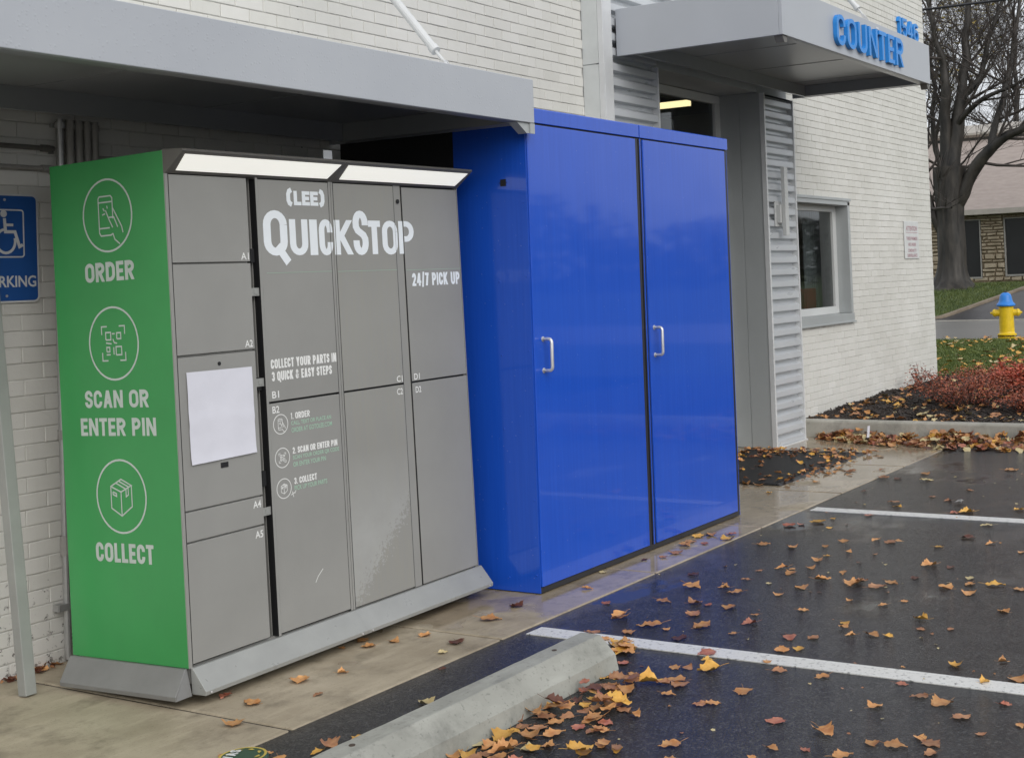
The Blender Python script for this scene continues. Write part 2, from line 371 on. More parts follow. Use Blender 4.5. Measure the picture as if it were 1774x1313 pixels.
M['cangold'] = plain('gold_tin', (.50, .38, .06), .3)
M['pinkprint'] = plain('faded_pink_print', (.45, .27, .30), .6)

# ------------------------------------------------------------------ lettering: strokes with a broad pen
def arc(cx, cy, rx, ry, a0, a1, n=10):
    return [(cx+rx*math.cos(math.radians(a0+(a1-a0)*i/n)), cy+ry*math.sin(math.radians(a0+(a1-a0)*i/n))) for i in range(n+1)]
_O = arc(.5, .72, .5, .28, 0, 180)+arc(.5, .28, .5, .28, 180, 360)+[(1, .72)]
GL = {  # letter: (relative width, [(points, cap at start, cap at end)...])   D = diagonal bar
 'A': (1.0, [('D', 0, 0, .5, 1), ('D', 1, 0, .5, 1), ([(.2, .28), (.8, .28)], 0, 0)]),
 'B': (.95, [([(0, 0), (0, 1)], 1, 1), ([(0, 1), (.5, 1)]+arc(.5, .76, .42, .24, 90, -90, 8)+[(0, .52)], 0, 0), ([(0, .52), (.5, .52)]+arc(.5, .26, .5, .26, 90, -90, 8)+[(0, 0)], 0, 0)]),
 'C': (.92, [([(1, .66)]+arc(.5, .72, .5, .28, 0, 180)+arc(.5, .28, .5, .28, 180, 360)+[(1, .34)], 0, 0)]),
 'D': (.98, [([(0, 0), (0, 1)], 1, 1), ([(0, 1), (.4, 1)]+arc(.4, .66, .6, .34, 90, 0, 7)+arc(.4, .34, .6, .34, 0, -90, 7)+[(0, 0)], 0, 0)]),
 'E': (.78, [([(0, 0), (0, 1)], 1, 1), ([(0, 1), (1, 1)], 0, 1), ([(0, .5), (.86, .5)], 0, 1), ([(0, 0), (1, 0)], 0, 1)]),
 'G': (.98, [([(1, .68)]+arc(.5, .72, .5, .28, 0, 180)+arc(.5, .28, .5, .28, 180, 360)+[(1, .46)], 0, 0), ([(.55, .46), (1, .46)], 0, 1)]),
 'I': (.34, [([(.5, 0), (.5, 1)], 1, 1)]),
 'K': (1.0, [([(0, 0), (0, 1)], 1, 1), ('D', .12, .42, 1, 1), ('D', .30, .55, 1, 0)]),
 'L': (.72, [([(0, 0), (0, 1)], 1, 1), ([(0, 0), (1, 0)], 0, 1)]),
 'N': (1.02, [([(0, 0), (0, 1)], 1, 1), ([(1, 0), (1, 1)], 1, 1), ('D', .0, 1, 1, 0)]),
 'O': (1.0, [(_O, 0, 0)]),
 'Q': (1.0, [(_O, 0, 0), ('T', .58, .16, 1.0, -.16)]),
 'P': (.92, [([(0, 0), (0, 1)], 1, 1), ([(0, 1), (.45, 1)]+arc(.45, .72, .55, .28, 90, -90)+[(0, .44)], 0, 0)]),
 'R': (.96, [([(0, 0), (0, 1)], 1, 1), ([(0, 1), (.45, 1)]+arc(.45, .74, .55, .26, 90, -90)+[(0, .48)], 0, 0), ('D', .42, .5, 1, 0)]),
 'S': (.86, [([(1, .70)]+arc(.5, .76, .5, .24, 0, 180)+[(.02, .66), (.2, .56), (.8, .44), (.98, .34)]+arc(.5, .24, .5, .24, 0, -180)+[(0, .30)], 0, 0)]),
 'T': (.86, [([(0, 1), (1, 1)], 1, 1), ([(.5, 0), (.5, 1)], 1, 0)]),
 'U': (.98, [([(0, 1)]+arc(.5, .28, .5, .28, 180, 360)+[(1, 1)], 1, 1)]),
 'V': (1.0, [('D', .5, 0, 0, 1), ('D', .5, 0, 1, 1)]),
 'Y': (1.0, [('D', .5, .42, 0, 1), ('D', .5, .42, 1, 1), ([(.5, 0), (.5, .46)], 1, 0)]),
 '1': (.5, [([(.72, 0), (.72, 1)], 1, 1), ('D', .0, .74, .6, 1)]),
 '2': (.86, [([(0, .70)]+arc(.5, .72, .5, .28, 180, 0)+[(.98, .6), (.1, .06)], 0, 1), ([(0, 0), (1, 0)], 1, 1)]),
 '3': (.86, [([(0, .76)]+arc(.5, .76, .5, .24, 170, -80)+[(.3, .53)], 0, 0), ([(.3, .53)]+arc(.5, .26, .5, .27, 80, -180)+[(0, .26)], 0, 0)]),
 '4': (.95, [([(.72, 0), (.72, 1)], 1, 1), ('D', .0, .27, .66, 1), ([(0, .26), (1, .26)], 1, 1)]),
 '5': (.86, [([(.95, 1), (.06, 1), (.02, .56)], 1, 0), ([(.02, .56)]+arc(.5, .31, .5, .31, 125, -160, 12), 0, 0)]),
 '6': (.9, [([(.93, .84)]+arc(.5, .72, .5, .28, 40, 180, 8)+[(0, .30)], 0, 0), (arc(.5, .30, .5, .30, 0, 360, 18), 0, 0)]),
 '7': (.84, [([(0, 1), (1, 1)], 1, 1), ('D', .25, 0, .92, 1)]),
 '/': (.6, [('D', 0, -.1, 1, 1.08)]), '.': (.26, [([(.5, 0), (.5, .1)], 1, 0)]),
 '&': (1.05, [([(1, .46), (.7, .06)]+arc(.42, .25, .42, .25, -60, -240, 8)+[(.6, .66)]+arc(.45, .80, .27, .20, -20, 200, 8)+[(.3, .6), (1, 0)], 0, 0)]),
 '(': (.42, [([(1, 1), (.3, .9), (0, .7), (0, .3), (.3, .1), (1, 0)], 0, 0)]), ')': (.42, [([(0, 1), (.7, .9), (1, .7), (1, .3), (.7, .1), (0, 0)], 0, 0)]),
}
def strip(pts, a, b):
    """quads along pts with an elliptical pen of half-sizes a, b"""
    n = len(pts); L = []; Rr = []
    for i in range(n):
        p0 = pts[max(i-1, 0)]; p1 = pts[min(i+1, n-1)]
        def nrm(u, v):
            dx, dy = (v[0]-u[0])/a, (v[1]-u[1])/b; l = math.hypot(dx, dy) or 1
            return (-dy/l, dx/l)
        if 0 < i < n-1:
            n1 = nrm(p0, pts[i]); n2 = nrm(pts[i], p1); m = (n1[0]+n2[0], n1[1]+n2[1]); l2 = m[0]**2+m[1]**2
            k = min(2/l2 if l2 > .15 else 4, 3); nx, ny = m[0]*k, m[1]*k
        else: nx, ny = nrm(p0, p1)
        L.append((pts[i][0]+nx*a, pts[i][1]+ny*b)); Rr.append((pts[i][0]-nx*a, pts[i][1]-ny*b))
    return [[L[i], L[i+1], Rr[i+1], Rr[i]] for i in range(n-1)]
def glyph(ch, x, w, H, a, b):
    """list of strokes, a stroke is a list of quads, in letter-plane coordinates"""
    out = []
    def mp(p): return (x+a+p[0]*(w-2*a), b+p[1]*(H-2*b))
    def cl(q): return [(min(max(px, x), x+w), py if ch in 'Q/' else min(max(py, 0), H)) for px, py in q]
    for st in GL[ch][1]:
        if st[0] == 'D':
            _, x0, y0, x1, y1 = st; h = a*1.12
            def full(px, py):
                X = x+a+px*(w-2*a); Y = py*H; return X, Y
            (xa, ya), (xb, yb) = full(x0, y0), full(x1, y1)
            out.append([cl([(xa-h, ya), (xa+h, ya), (xb+h, yb), (xb-h, yb)])]); continue
        if st[0] == 'T':
            _, x0, y0, x1, y1 = st; p = [mp((x0, y0)), (x+x1*w, y1*H)]
            out.append(strip(p, a*.9, a*.9)); continue
        pts, c0, c1 = st; q = [mp(p) for p in pts]
        def ext(p, o):
            dx, dy = p[0]-o[0], p[1]-o[1]; l = math.hypot(dx, dy) or 1
            return (p[0]+dx/l*a, p[1]+dy/l*b)
        if c0: q[0] = ext(q[0], q[1])
        if c1: q[-1] = ext(q[-1], q[-2])
        qs = strip(q, a, b)
        out.append([cl(z) for z in qs])
    return out
def letters(mb, text, org, xd, ud, width, H, pen=.2, penh=None, depth=0, gap=.16, k=None, lift=.0008, wscale=None):
    """write text on a plane; width in metres, pen = stroke width / height"""
    org, xd, ud = Vector(org), Vector(xd).normalized(), Vector(ud).normalized(); nd = xd.cross(ud)
    tot = sum((GL[c][0] if c != ' ' else .42)+gap for c in text)-gap
    s = width/tot; a = pen*H/2; b = (penh or pen*.86)*H/2; x = 0
    for c in text:
        if c == ' ': x += (.42+gap)*s; continue
        w = GL[c][0]*s; aa = min(a, w*.27) if c not in 'I.' else min(a, w*.5)
        for i, stroke in enumerate(glyph(c, x, w, H, aa, b)):
            for q in stroke:
                pts = [org+xd*px+ud*py+nd*(lift+i*.00006) for px, py in q]
                if depth: mb.prism([p+nd*(depth-lift) for p in pts], -nd*depth, k)
                else: mb.poly(pts, k)
        x += w+gap*s
    return mb
def font_text(name, text, org, xd, ud, height, width, m, parent, local, bold=0., align='LEFT', depth=0, lift=.0008):
    """built-in font, turned into a mesh fitted to width x height"""
    cu = bpy.data.curves.new(name, 'FONT'); cu.body = text; cu.size = 1; cu.offset = bold; cu.resolution_u = 3
    o = bpy.data.objects.new(name, cu); COL.objects.link(o)
    bpy.context.view_layer.update()
    me = bpy.data.meshes.new_from_object(o.evaluated_get(bpy.context.evaluated_depsgraph_get()))
    bpy.data.objects.remove(o); bpy.data.curves.remove(cu)
    xs = [v.co.x for v in me.vertices]; ys = [v.co.y for v in me.vertices]
    x0, x1, y0, y1 = min(xs), max(xs), min(ys), max(ys)
    org, xd, ud = Vector(org), Vector(xd).normalized(), Vector(ud).normalized(); nd = xd.cross(ud)
    sx = width/(x1-x0); sy = height/(y1-y0)
    mb = MB()
    mb.add([org+xd*((v.co.x-x0)*sx)+ud*((v.co.y-y0)*sy)+nd*lift for v in me.vertices], [tuple(p.vertices) for p in me.polygons])
    bpy.data.meshes.remove(me)
    return mb
def ring(mb, c, xd, ud, r, t, n=40, lift=.0008, k=None):
    c, xd, ud = Vector(c), Vector(xd), Vector(ud); nd = xd.cross(ud)
    for i in range(n):
        a0, a1 = 2*math.pi*i/n, 2*math.pi*(i+1)/n
        P = lambda a, q: c+(xd*math.cos(a)+ud*math.sin(a))*q+nd*lift
        mb.poly([P(a0, r-t), P(a0, r), P(a1, r), P(a1, r-t)], k)
    return mb
def line2(mb, c, xd, ud, s, pts, t, lift=.0009, k=None):
    """a stroked polyline in icon coordinates (-1..1) scaled by s"""
    c, xd, ud = Vector(c), Vector(xd), Vector(ud); nd = xd.cross(ud)
    for q in strip([(p[0]*s, p[1]*s) for p in pts], t/2, t/2):
        mb.poly([c+xd*x+ud*y+nd*lift for x, y in q], k)
    return mb
def icon(mb, kind, c, xd, ud, r, t):
    ring(mb, c, xd, ud, r, t)
    L = lambda pts, l=.0009: line2(mb, c, xd, ud, r, pts, t*.72, l)
    if kind == 'phone':
        L([(-.30, .52), (-.34, .46), (-.34, -.46), (-.28, -.54), (.12, -.54), (.20, -.50)]); L([(.22, -.1), (.22, .46), (.16, .52), (-.30, .52)], .00095)
        L([(-.34, .36), (.22, .36)], .001); L([(-.34, -.34), (.08, -.34)], .001)
        L([(-.06, .14), (.08, -.14), (.2, -.34)], .00105); L([(.22, .2), (.36, -.02), (.56, -.34)], .00105); L([(.06, -.06), (.26, -.06), (.40, -.34)], .0011)
        L([(.2, -.50), (.26, -.66), (.46, -.80)], .00115); L([(.56, -.34), (.60, -.5)], .0012); L([(-.2, .02), (-.08, .05)], .0012); L([(-.16, .2), (-.1, .12)], .0012); L([(.0, .26), (.02, .18)], .0012)
    if kind == 'scan':
        for sx in (-1, 1):
            for sy in (-1, 1): L([(sx*.46, sy*.24), (sx*.46, sy*.46), (sx*.24, sy*.46)])
        for cx, cy, h in ((-.20, .2, .10), (.22, .2, .08), (.2, -.2, .11), (-.22, -.16, .06)):
            L([(cx-h, cy-h), (cx-h, cy+h), (cx+h, cy+h), (cx+h, cy-h), (cx-h, cy-h)])
        L([(-.05, .26), (.06, .26)]); L([(-.02, .12), (.03, .02), (.14, .0)]); L([(-.30, .02), (-.08, -.01)]); L([(0, -.1), (0, -.3)]); L([(-.14, -.3), (-.30, -.3)])
    if kind == 'box':
        L([(-.40, .26), (0, .12), (.42, .30), (.02, .46), (-.40, .26), (-.40, -.32), (0, -.52), (.42, -.26), (.42, .30)]); L([(0, .12), (0, -.52)], .00095)
        L([(-.20, .36), (.20, .20), (.20, .0), (.29, .05), (.29, .24)], .001); L([(-.08, .41), (.31, .26)], .00105); L([(-.32, .12), (-.18, .07), (-.18, .0), (-.32, .05), (-.32, .12)], .001)
    return mb

# ------------------------------------------------------------------ ground: lot, walk, kerb, bed, lawn, road
def terr(x):
    for (a, za), (b, zb) in zip(((18.1, .15), (26.4, .15), (34, .86), (41, .80), (48, .66), (400, .6)), ((26.4, .15), (34, .86), (41, .80), (48, .66), (400, .6), (900, .6))):
        if x < b: return za+(zb-za)*max(0, (x-a))/(b-a)
    return .6
def sheet(name, xs, y0, y1, m, dz=0.0, ny=8, zf=None, kind='structure'):
    mb = MB(); n = ny+1
    vs = [(x, y0+(y1-y0)*j/ny, (zf(x) if zf else 0)+dz) for x in xs for j in range(n)]
    fs = [(i*n+j, (i+1)*n+j, (i+1)*n+j+1, i*n+j+1) for i in range(len(xs)-1) for j in range(ny)]
    mb.add(vs, fs); o = mb.build(name, m); return tag(o, kind=kind)
tag(MB().poly([(-900, -900, -.10), (900, -900, -.10), (900, 900, -.10), (-900, 900, -.10)]).build('ground', M['lawn']), kind='structure')
tag(MB().box(-60, 5.84, -70, 1.24, -.09, -.006).build('parking_lot', M['asphalt']), kind='structure')
wk = MB()
JX = [-6.2, -4.4, -3.15, -1.905, -.705, .60, 1.852, 3.10, 4.35, 5.835]
for a, b in zip(JX[:-1], JX[1:]): wk.box(a+.0065, b-.0065, -.29, 1.243 if not (a > 3 and b < 5.2) else 1.243, -.08, 0)
wk.box(3.2, 5.02, 1.248, 1.62, -.08, .0)
wko = wk.build('sidewalk', M['concrete'], bevel=.007); tag(wko, kind='structure')
tag(MB().box(-60, 60, -21, -13.5, -.0058, -.0015).build('reflection_strip', M['road']), kind='structure')  # unseen pale strip added to reflect as a light band in the blue doors
for i, x0 in enumerate((-.59, 2.46)):
    tag(MB().box(x0, x0+.115, -7.5, -.335, -.0058, -.0022).build('parking_line', M['paintline']), kind='structure')
kb = MB().prism([(5.82, -9, -.05), (5.835, -9, .14), (5.85, -9, .152), (5.96, -9, .152), (5.97, -9, .14), (5.97, -9, -.05)], (0, 10.235, 0))
tag(kb.build('kerb', M['kerb'], bevel=.01, fix=True), kind='structure')
def mound(x, y):
    return .13+.07*max(0, min(1, (x-5.97)/1.2))*(.6+.4*noise.noise(Vector((x*.9, y*.9, 3))))+.035*noise.noise(Vector((x*4, y*4, 0)))+.016*noise.noise(Vector((x*13, y*13, 1)))
mb = MB(); nx, ny = 110, 150; X0, X1, Y0, Y1 = 5.968, 10.2, -5.0, 1.248
mb.add([(X0+(X1-X0)*i/nx, Y0+(Y1-Y0)*j/ny, mound(X0+(X1-X0)*i/nx, Y0+(Y1-Y0)*j/ny)) for i in range(nx+1) for j in range(ny+1)],
       [(i*(ny+1)+j, (i+1)*(ny+1)+j, (i+1)*(ny+1)+j+1, i*(ny+1)+j+1) for i in range(nx) for j in range(ny)])
tag(mb.build('planting_bed', M['mulch'], smooth=True), kind='structure')
mb = MB()
for i in range(9000):
    x = 5.98+4.2*R.random()**1.4; y = 1.23-4.2*R.random()**1.3; z = mound(x, y); an = R.uniform(0, 6.28); l = R.uniform(.012, .04); w = R.uniform(.004, .009)
    t = Vector((math.cos(an), math.sin(an), R.uniform(-.5, .5))); s_ = Vector((-t.y, t.x, R.uniform(-.6, .6))).normalized(); c = Vector((x, y, z+R.uniform(.002, .014)))
    u = t.cross(s_).normalized()*w*.5
    a = [c-t*l-s_*w, c-t*l+s_*w, c+t*l+s_*w*.6, c+t*l-s_*w*.6]
    mb.add([p+u for p in a]+[p-u for p in a], [(0, 1, 2, 3), (0, 4, 5, 1), (2, 6, 7, 3), (1, 5, 6, 2), (3, 7, 4, 0)])
tag(mb.build('mulch_chips', M['chip']), 'dark shredded wood mulch spread over the raised planting bed', 'mulch', kind='stuff')
sheet('lawn', [10.2, 12, 14, 16, 18.1], -16, 40, M['lawn'], 0, 8, lambda x: .15)
sheet('road', [18.1, 22, 26.4], -60, 60, M['road'], 0, 10, lambda x: .146)
sheet('lawn', [26.4, 28, 30, 32, 34, 36, 38, 41, 44, 48, 60], -60, 60, M['lawn'], 0, 30, terr)
# driveway on the far side of the road, its kerb running back from the road
mb = MB(); xs = [26.3, 26.45, 26.6, 26.8, 27, 28, 30, 32, 34, 37, 41, 46.5]
edge = lambda x: 6.60-(x-26.4)*.092 if x > 27 else 6.545+.9*((27-x)/.7)**2
n = len(xs)
mb.add([(x, edge(x), terr(x)+.012) for x in xs]+[(x, -6, terr(x)+.012) for x in xs], [(i, n+i, n+i+1, i+1) for i in range(n-1)])
tag(mb.build('driveway', M['drive'], fix=True), kind='structure')
mb = MB()
for a, b in zip(xs[:-1], xs[1:]):
    p, q = Vector((a, edge(a), terr(a)-.05)), Vector((b, edge(b), terr(b)-.05)); d = (q-p).normalized(); s_ = Vector((-d.y, d.x, 0))*.13
    mb.add([p, q, q+s_, p+s_, p+Vector((0, 0, .12)), q+Vector((0, 0, .12)), q+s_+Vector((0, 0, .12)), p+s_+Vector((0, 0, .12))], [(3,2,1,0),(4,5,6,7),(0,1,5,4),(1,2,6,5),(2,3,7,6),(3,0,4,7)])
tag(mb.build('driveway_kerb', M['kerb_old'], fix=True), kind='structure')
mb = MB().box(26.25, 26.55, -60, 60, 0, .165); tag(mb.build('road_gutter', M['kerb']), kind='structure')
mb = MB().box(17.95, 18.2, -60, 60, 0, .158); tag(mb.build('road_edge', M['kerb']), kind='structure')
# grass blades
def blades(name, n, fx, label, h):
    mb = MB()
    for i in range(n):
        x, y, z = fx(); an = R.uniform(0, 6.28); hh = h*R.uniform(.5, 1.2); w = .006*h/.06
        t = Vector((math.cos(an), math.sin(an), 0))*w; l = Vector((R.uniform(-.5, .5), R.uniform(-.5, .5), 1))*hh; p = Vector((x, y, z))
        mb.add([p-t, p+t, p+l*.6+t*.6, p+l+Vector((R.uniform(-.3, .3)*hh, R.uniform(-.3, .3)*hh, -hh*.15)), p+l*.6-t*.6], [(0, 1, 2, 3, 4)])
    tag(mb.build(name, M['grass']), label, 'grass', kind='stuff')
def near_lawn():
    x = 10.1+7.9*R.random(); c = 1.4+(x-10)*.25; return x, R.uniform(c-2.6, c+2.4), .15
def far_lawn():
    while True:
        x = R.uniform(26.6, 46); y = edge(x)+.14+R.random()*4.5
        return x, y, terr(x)
blades('lawn_grass', 52000, near_lawn, 'short green grass between the planting bed and the road', .06)
blades('far_grass', 30000, far_lawn, 'green grass verge across the road under the bare tree', .09)

# ------------------------------------------------------------------ the building
bld = thing('brick_building', 'painted cream brick building with a corrugated metal entrance', 'building', (0, 1.25, 0))
BW, BH = .1815, .0663
def bricks(mb, x0, x1, z0, z1, y, holes=(), zoff=0.0, seed=1):
    rr = random.Random(seed); r0 = int((z0-zoff)/BH)
    r = r0
    while zoff+r*BH < z1:
        za, zb = zoff+r*BH+.0026, zoff+(r+1)*BH-.0026
        sh = (r % 2)*BW*.5+rr.uniform(-.006, .006)
        c = int((x0-sh)/BW)-1
        while sh+c*BW < x1:
            xa, xb = max(x0, sh+c*BW+.0018), min(x1, sh+(c+1)*BW-.0018); c += 1
            if xb-xa < .02: continue
            zA, zB = max(z0, za), min(z1, zb)
            if zB-zA < .012: continue
            segs = [(xa, xb)]
            for (hx0, hx1, hz0, hz1) in holes:
                ns = []
                for a, b in segs:
                    if zB < hz0+.01 or zA > hz1-.01 or b < hx0 or a > hx1: ns.append((a, b)); continue
                    if a < hx0-.02: ns.append((a, hx0))
                    if b > hx1+.02: ns.append((hx1, b))
                segs = ns
            for a, b in segs:
                yy = y+rr.uniform(0, .0018); e = .0022; t1, t2 = rr.uniform(-.0012, .0012), rr.uniform(-.0012, .0012)
                f = [(a+e, yy+t1, zA+e), (b-e, yy+t2, zA+e), (b-e, yy+t2, zB-e), (a+e, yy+t1, zB-e)]
                g = [(a, yy+.0022, zA), (b, yy+.0022, zA), (b, yy+.0022, zB), (a, yy+.0022, zB)]
                h = [(a, y+.016, zA), (b, y+.016, zA), (b, y+.016, zB), (a, y+.016, zB)]
                mb.add(f+g+h, [(0, 1, 2, 3)]+[(i+4, (i+1) % 4+4, (i+1) % 4, i) for i in range(4)]+[(i+8, (i+1) % 4+8, (i+1) % 4+4, i+4) for i in range(4)], 0)
        r += 1
def backing(mb, x0, x1, z0, z1, y, t, holes=()):
    xs = sorted(set([x0, x1]+[h for q in holes for h in q[:2]])); zs = sorted(set([z0, z1]+[h for q in holes for h in q[2:]]))
    for a, b in zip(xs[:-1], xs[1:]):
        for c, d in zip(zs[:-1], zs[1:]):
            if any(a >= q[0]-1e-6 and b <= q[1]+1e-6 and c >= q[2]-1e-6 and d <= q[3]+1e-6 for q in holes): continue
            mb.box(a, b, y, y+t, c, d, 1)
WIN = (5.70, 7.32, .985, 2.205)
mb = MB(); bricks(mb, -4.6, 2.468, -.05, 4.3, 1.25, (), .0525, 3)
backing(mb, -14, 2.468, -.3, 5.6, 1.2565, .28)
mb.box(-.224, -.214, 1.2555, 1.2568, 0, 4.3, 2)
mb.build('wall', [M['brick'], M['mortar'], M['seal']], bld)
mb = MB(); bricks(mb, 5.66, 9.945, -.05, 5.5, 1.25, (WIN,), .026, 5)
backing(mb, 5.66, 9.94, -.3, 5.6, 1.2565, .28, (WIN,))
mb.box(9.9401, 9.952, 1.256, 30, -.3, 5.6, 0)
mb.build('wall', [M['brick'], M['mortar']], bld)
# roof, rear and left wall close the box
mb = MB().box(-14, 9.94, 1.54, 29.9, 5.35, 5.6).box(-14, 9.94, 29.7, 29.99, -.3, 5.34).box(-14, -13.7, 1.54, 29.69, -.3, 5.34)
mb.build('roof', M['roofcap'], bld)
# corrugated entrance surround
def corr(mb, x0, x1, z0, z1, y, pitch=.1055, d=.048, zoff=0.0):
    prof = []; z = z0
    k = int((z0-zoff)/pitch)-1
    pts = []
    while zoff+k*pitch < z1+pitch:
        b = zoff+k*pitch
        pts += [(b, 0), (b+.040, .0), (b+.066, d), (b+.090, d), (b+pitch-.008, .001)]; k += 1
    pts = [(min(max(p[0], z0), z1), p[1]) for p in pts]
    vs = [(x, y+p[1], p[0]) for p in pts for x in (x0, x1)]
    mb.add(vs, [(2*i, 2*i+1, 2*i+3, 2*i+2) for i in range(len(pts)-1)])
    return mb
PY = 1.09
def cpart(x0, x1, z0, z1, name='corrugated_cladding'):
    o = corr(MB(), x0, x1, z0, z1, PY-.002, zoff=.012).build(name, M['galv'], bld); return o
cpart(2.585, 3.215, 0, 5.5); cpart(5.045, 5.635, 0.012, 3.04); cpart(3.215, 5.635, 3.40, 5.5)
mb = MB()
mb.box(2.47, 3.20, PY+.052, 1.60, 0, 5.5); mb.box(5.032, 5.64, PY+.052, 1.60, 0, 5.5); mb.box(3.21, 5.028, PY+.052, 1.60, 3.06, 5.5)
mb.build('entrance_frame', M['panel'], bld)
for z_ in ((0, 2.985), (2.992, 5.5)): MB().box(2.464, 2.4695, PY+.03, 1.249, *z_).build('side_panel', M['lit_panel'], bld, bevel=.001)   # pilaster side sheets with a joint
for q_ in ((5.026, 5.0315, PY+.03, 1.31), (5.0265, 5.0315, 1.316, 1.575)): MB().box(*q_, .004, 3.05).build('side_panel', M['panel'], bld, bevel=.001)   # reveal sheets with a seam
mb = MB()
mb.box(2.462, 2.582, PY-.014, PY+.028, 0, 5.5); mb.box(2.462, 2.50, PY-.02, PY-.0145, 0, 2.99)
mb.box(5.020, 5.046, PY-.016, PY+.028, 0, 3.05); mb.box(5.632, 5.652, PY-.012, 1.249, 0, 3.04); mb.box(3.212, 3.226, PY-.012, PY+.052, 0, 3.05)
mb.box(5.020, 5.652, PY-.028, PY-.003, -.002, .011)
mb.build('corner_trim', M['trim'], bld, bevel=.002)
# glazed entrance set back in the recess
mb = MB(); FY = 1.50
mb.box(3.22, 5.025, FY, FY+.07, 2.985, 3.055); mb.box(3.22, 3.29, FY, FY+.07, 0.01, 2.984); mb.box(4.935, 5.025, FY, FY+.07, 0.01, 2.984); mb.box(4.02, 4.10, FY, FY+.07, 0.01, 2.10)
mb.box(3.291, 4.934, FY, FY+.07, 2.101, 2.17); mb.box(3.291, 4.934, FY+.001, FY+.07, .01, .16)
ent = mb.build('entrance_door', M['frame'], bld, bevel=.003)
MB().box(3.285, 4.94, FY+.03, FY+.038, .1, 3.0).build('pane', M['glass'], ent)
mb = MB()
for x in (4.00, 4.12): mb.tube([(x, FY-.005, 1.25), (x, FY-.06, 1.25), (x, FY-.06, .85), (x, FY-.005, .85)], .012, 8)
mb.build('handle', M['steel'], ent, smooth=True)
# rooms behind the glass
mb = MB(); mb.box(-2, 9.9, 7.5, 7.6, 0, 3.6).box(-2, 9.9, 1.62, 7.5, 3.6, 3.64).box(-2, 9.9, 1.62, 7.5, -.04, 0)
mb.build('interior', M['room'], bld)
MB().box(5.78, 5.86, 2.24, 3.5, 3.125, 3.175).build('tube_light', M['tube'], bld)
MB().box(3.72, 4.26, FY+.045, FY+.05, 2.45, 2.79).build('door_notice', M['pipegrey'], bld)
# side window: deep reveal, pale frame, sill
wx0, wx1, wz0, wz1 = WIN; y0 = 1.25
mb = MB()
mb.box(wx1-.055, wx1, y0-.012, y0+.17, wz0+.085, wz1-.02).box(wx0, wx1, y0-.012, y0+.17, wz1-.055, wz1+.0).box(wx0, wx1+.004, y0-.02, y0+.17, wz0-.005, wz0+.082)
mb.box(wx0-.01, wx1+.015, y0-.022, y0-.0125, wz1-.012, wz1+.016).box(wx0-.01, wx1+.02, y0-.034, y0-.0205, wz0-.012, wz0+.004)
win = mb.build('window', M['panel'], bld, bevel=.002)
mb = MB()
mb.box(wx0, wx1-.056, y0+.12, y0+.175, wz1-.115, wz1-.056).box(wx1-.145, wx1-.056, y0+.12, y0+.175, wz0+.083, wz1-.1155).box(wx0, wx1-.146, y0+.12, y0+.175, wz0+.083, wz0+.155)
mb.build('frame', M['frame'], win, bevel=.002)
MB().box(wx0, wx1-.14, y0+.145, y0+.151, wz0+.14, wz1-.10).build('pane', M['glass'], win)
mb = MB()
n = 40; mb.add([(7.02+.42*i/n, 1.64+.022*math.sin(i*1.3), z) for i in range(n+1) for z in (1.02, 2.2)], [(2*i, 2*i+1, 2*i+3, 2*i+2) for i in range(n)])
mb.build('curtain', M['curtain'], win, smooth=True)
tag(MB().box(6.86, 7.16, 1.58, 1.62, 1.10, 1.33).box(6.90, 6.99, 1.575, 1.5795, 1.13, 1.29).build('carton', M['redbox'], bevel=.004), 'red carton on the sill behind the side window glass', 'box')

# ------------------------------------------------------------------ canopies
def canopy(name, label, x0, x1, yf, yb, z0, z1, ends, wet, rodx):
    t = thing(name, label, 'canopy', (x0, yb, z0))
    MB().box(x0, x1, yf, yf+.028, z0, z1).build('fascia', M['canopy_wet'] if wet else M['canopy'], t, bevel=.003)
    for e in ends:
        xa, xb = (x0, x0+.028) if e == 0 else (x1-.028, x1)
        MB().box(xa, xb, yf+.0285, yb, z0, z1).build('end_fascia', M['canopy'], t, bevel=.003)
    mb = MB(); zc = z0+.095
    mb.box(x0+.03, x1-.03, yf+.03, yb-.12, zc, zc+.012)
    for k in range(1, int((x1-x0)/.9)+1): mb.box(x0+k*.9-.006, x0+k*.9+.006, yf+.032, yb-.125, zc-.003, zc-.0004)
    mb.build('soffit', M['soffit'], t)
    mb = MB(); mb.box(x0+.0295, x1-.0295, yf+.0285, yf+.085, z0+.001, z0+.006).box(x0+.03, x1-.03, yb-.15, yb-.122, z0+.001, zc+.05).box(x1-.082, x1-.0295, yf+.086, yb-.151, z0+.0012, z0+.0062)
    mb.box(x1-.085, x1-.0825, yf+.086, yb-.151, z0+.0012, zc-.001)
    if 0 in ends: mb.box(x0+.0295, x0+.06, yf+.086, yb-.151, z0+.001, zc-.001)
    mb.build('beam', M['soffit'], t, bevel=.002)
    MB().box(x0+.03, x1-.03, yf+.03, yb, z1-.06, z1-.03).build('deck', M['galv'], t)
    return t
ca = canopy('pickup_canopy', 'long rain beaded grey canopy over the parcel locker', -2.78, -.004, -.06, 1.246, 2.265, 2.475, (0, 1), True, 0)
cb = canopy('counter_canopy', 'grey entrance canopy carrying blue COUNTER letters', 2.632, 5.655, -.202, 1.074, 3.055, 3.386, (0, 1), False, 0)
def bracket(t, x, y, z):
    mb = MB(); mb.prism([(x-.13, y+.012, z), (x-.01, y+.012, z), (x-.01, y+.012, z-.045), (x-.05, y+.012, z-.05)], (0, .05, 0)).box(x-.03, x+.006, y+.004, y+.011, z-.05, z+.0)
    mb.build('drain_spout', M['panel'], t, fix=True)
bracket(ca, -.004, -.06, 2.264)
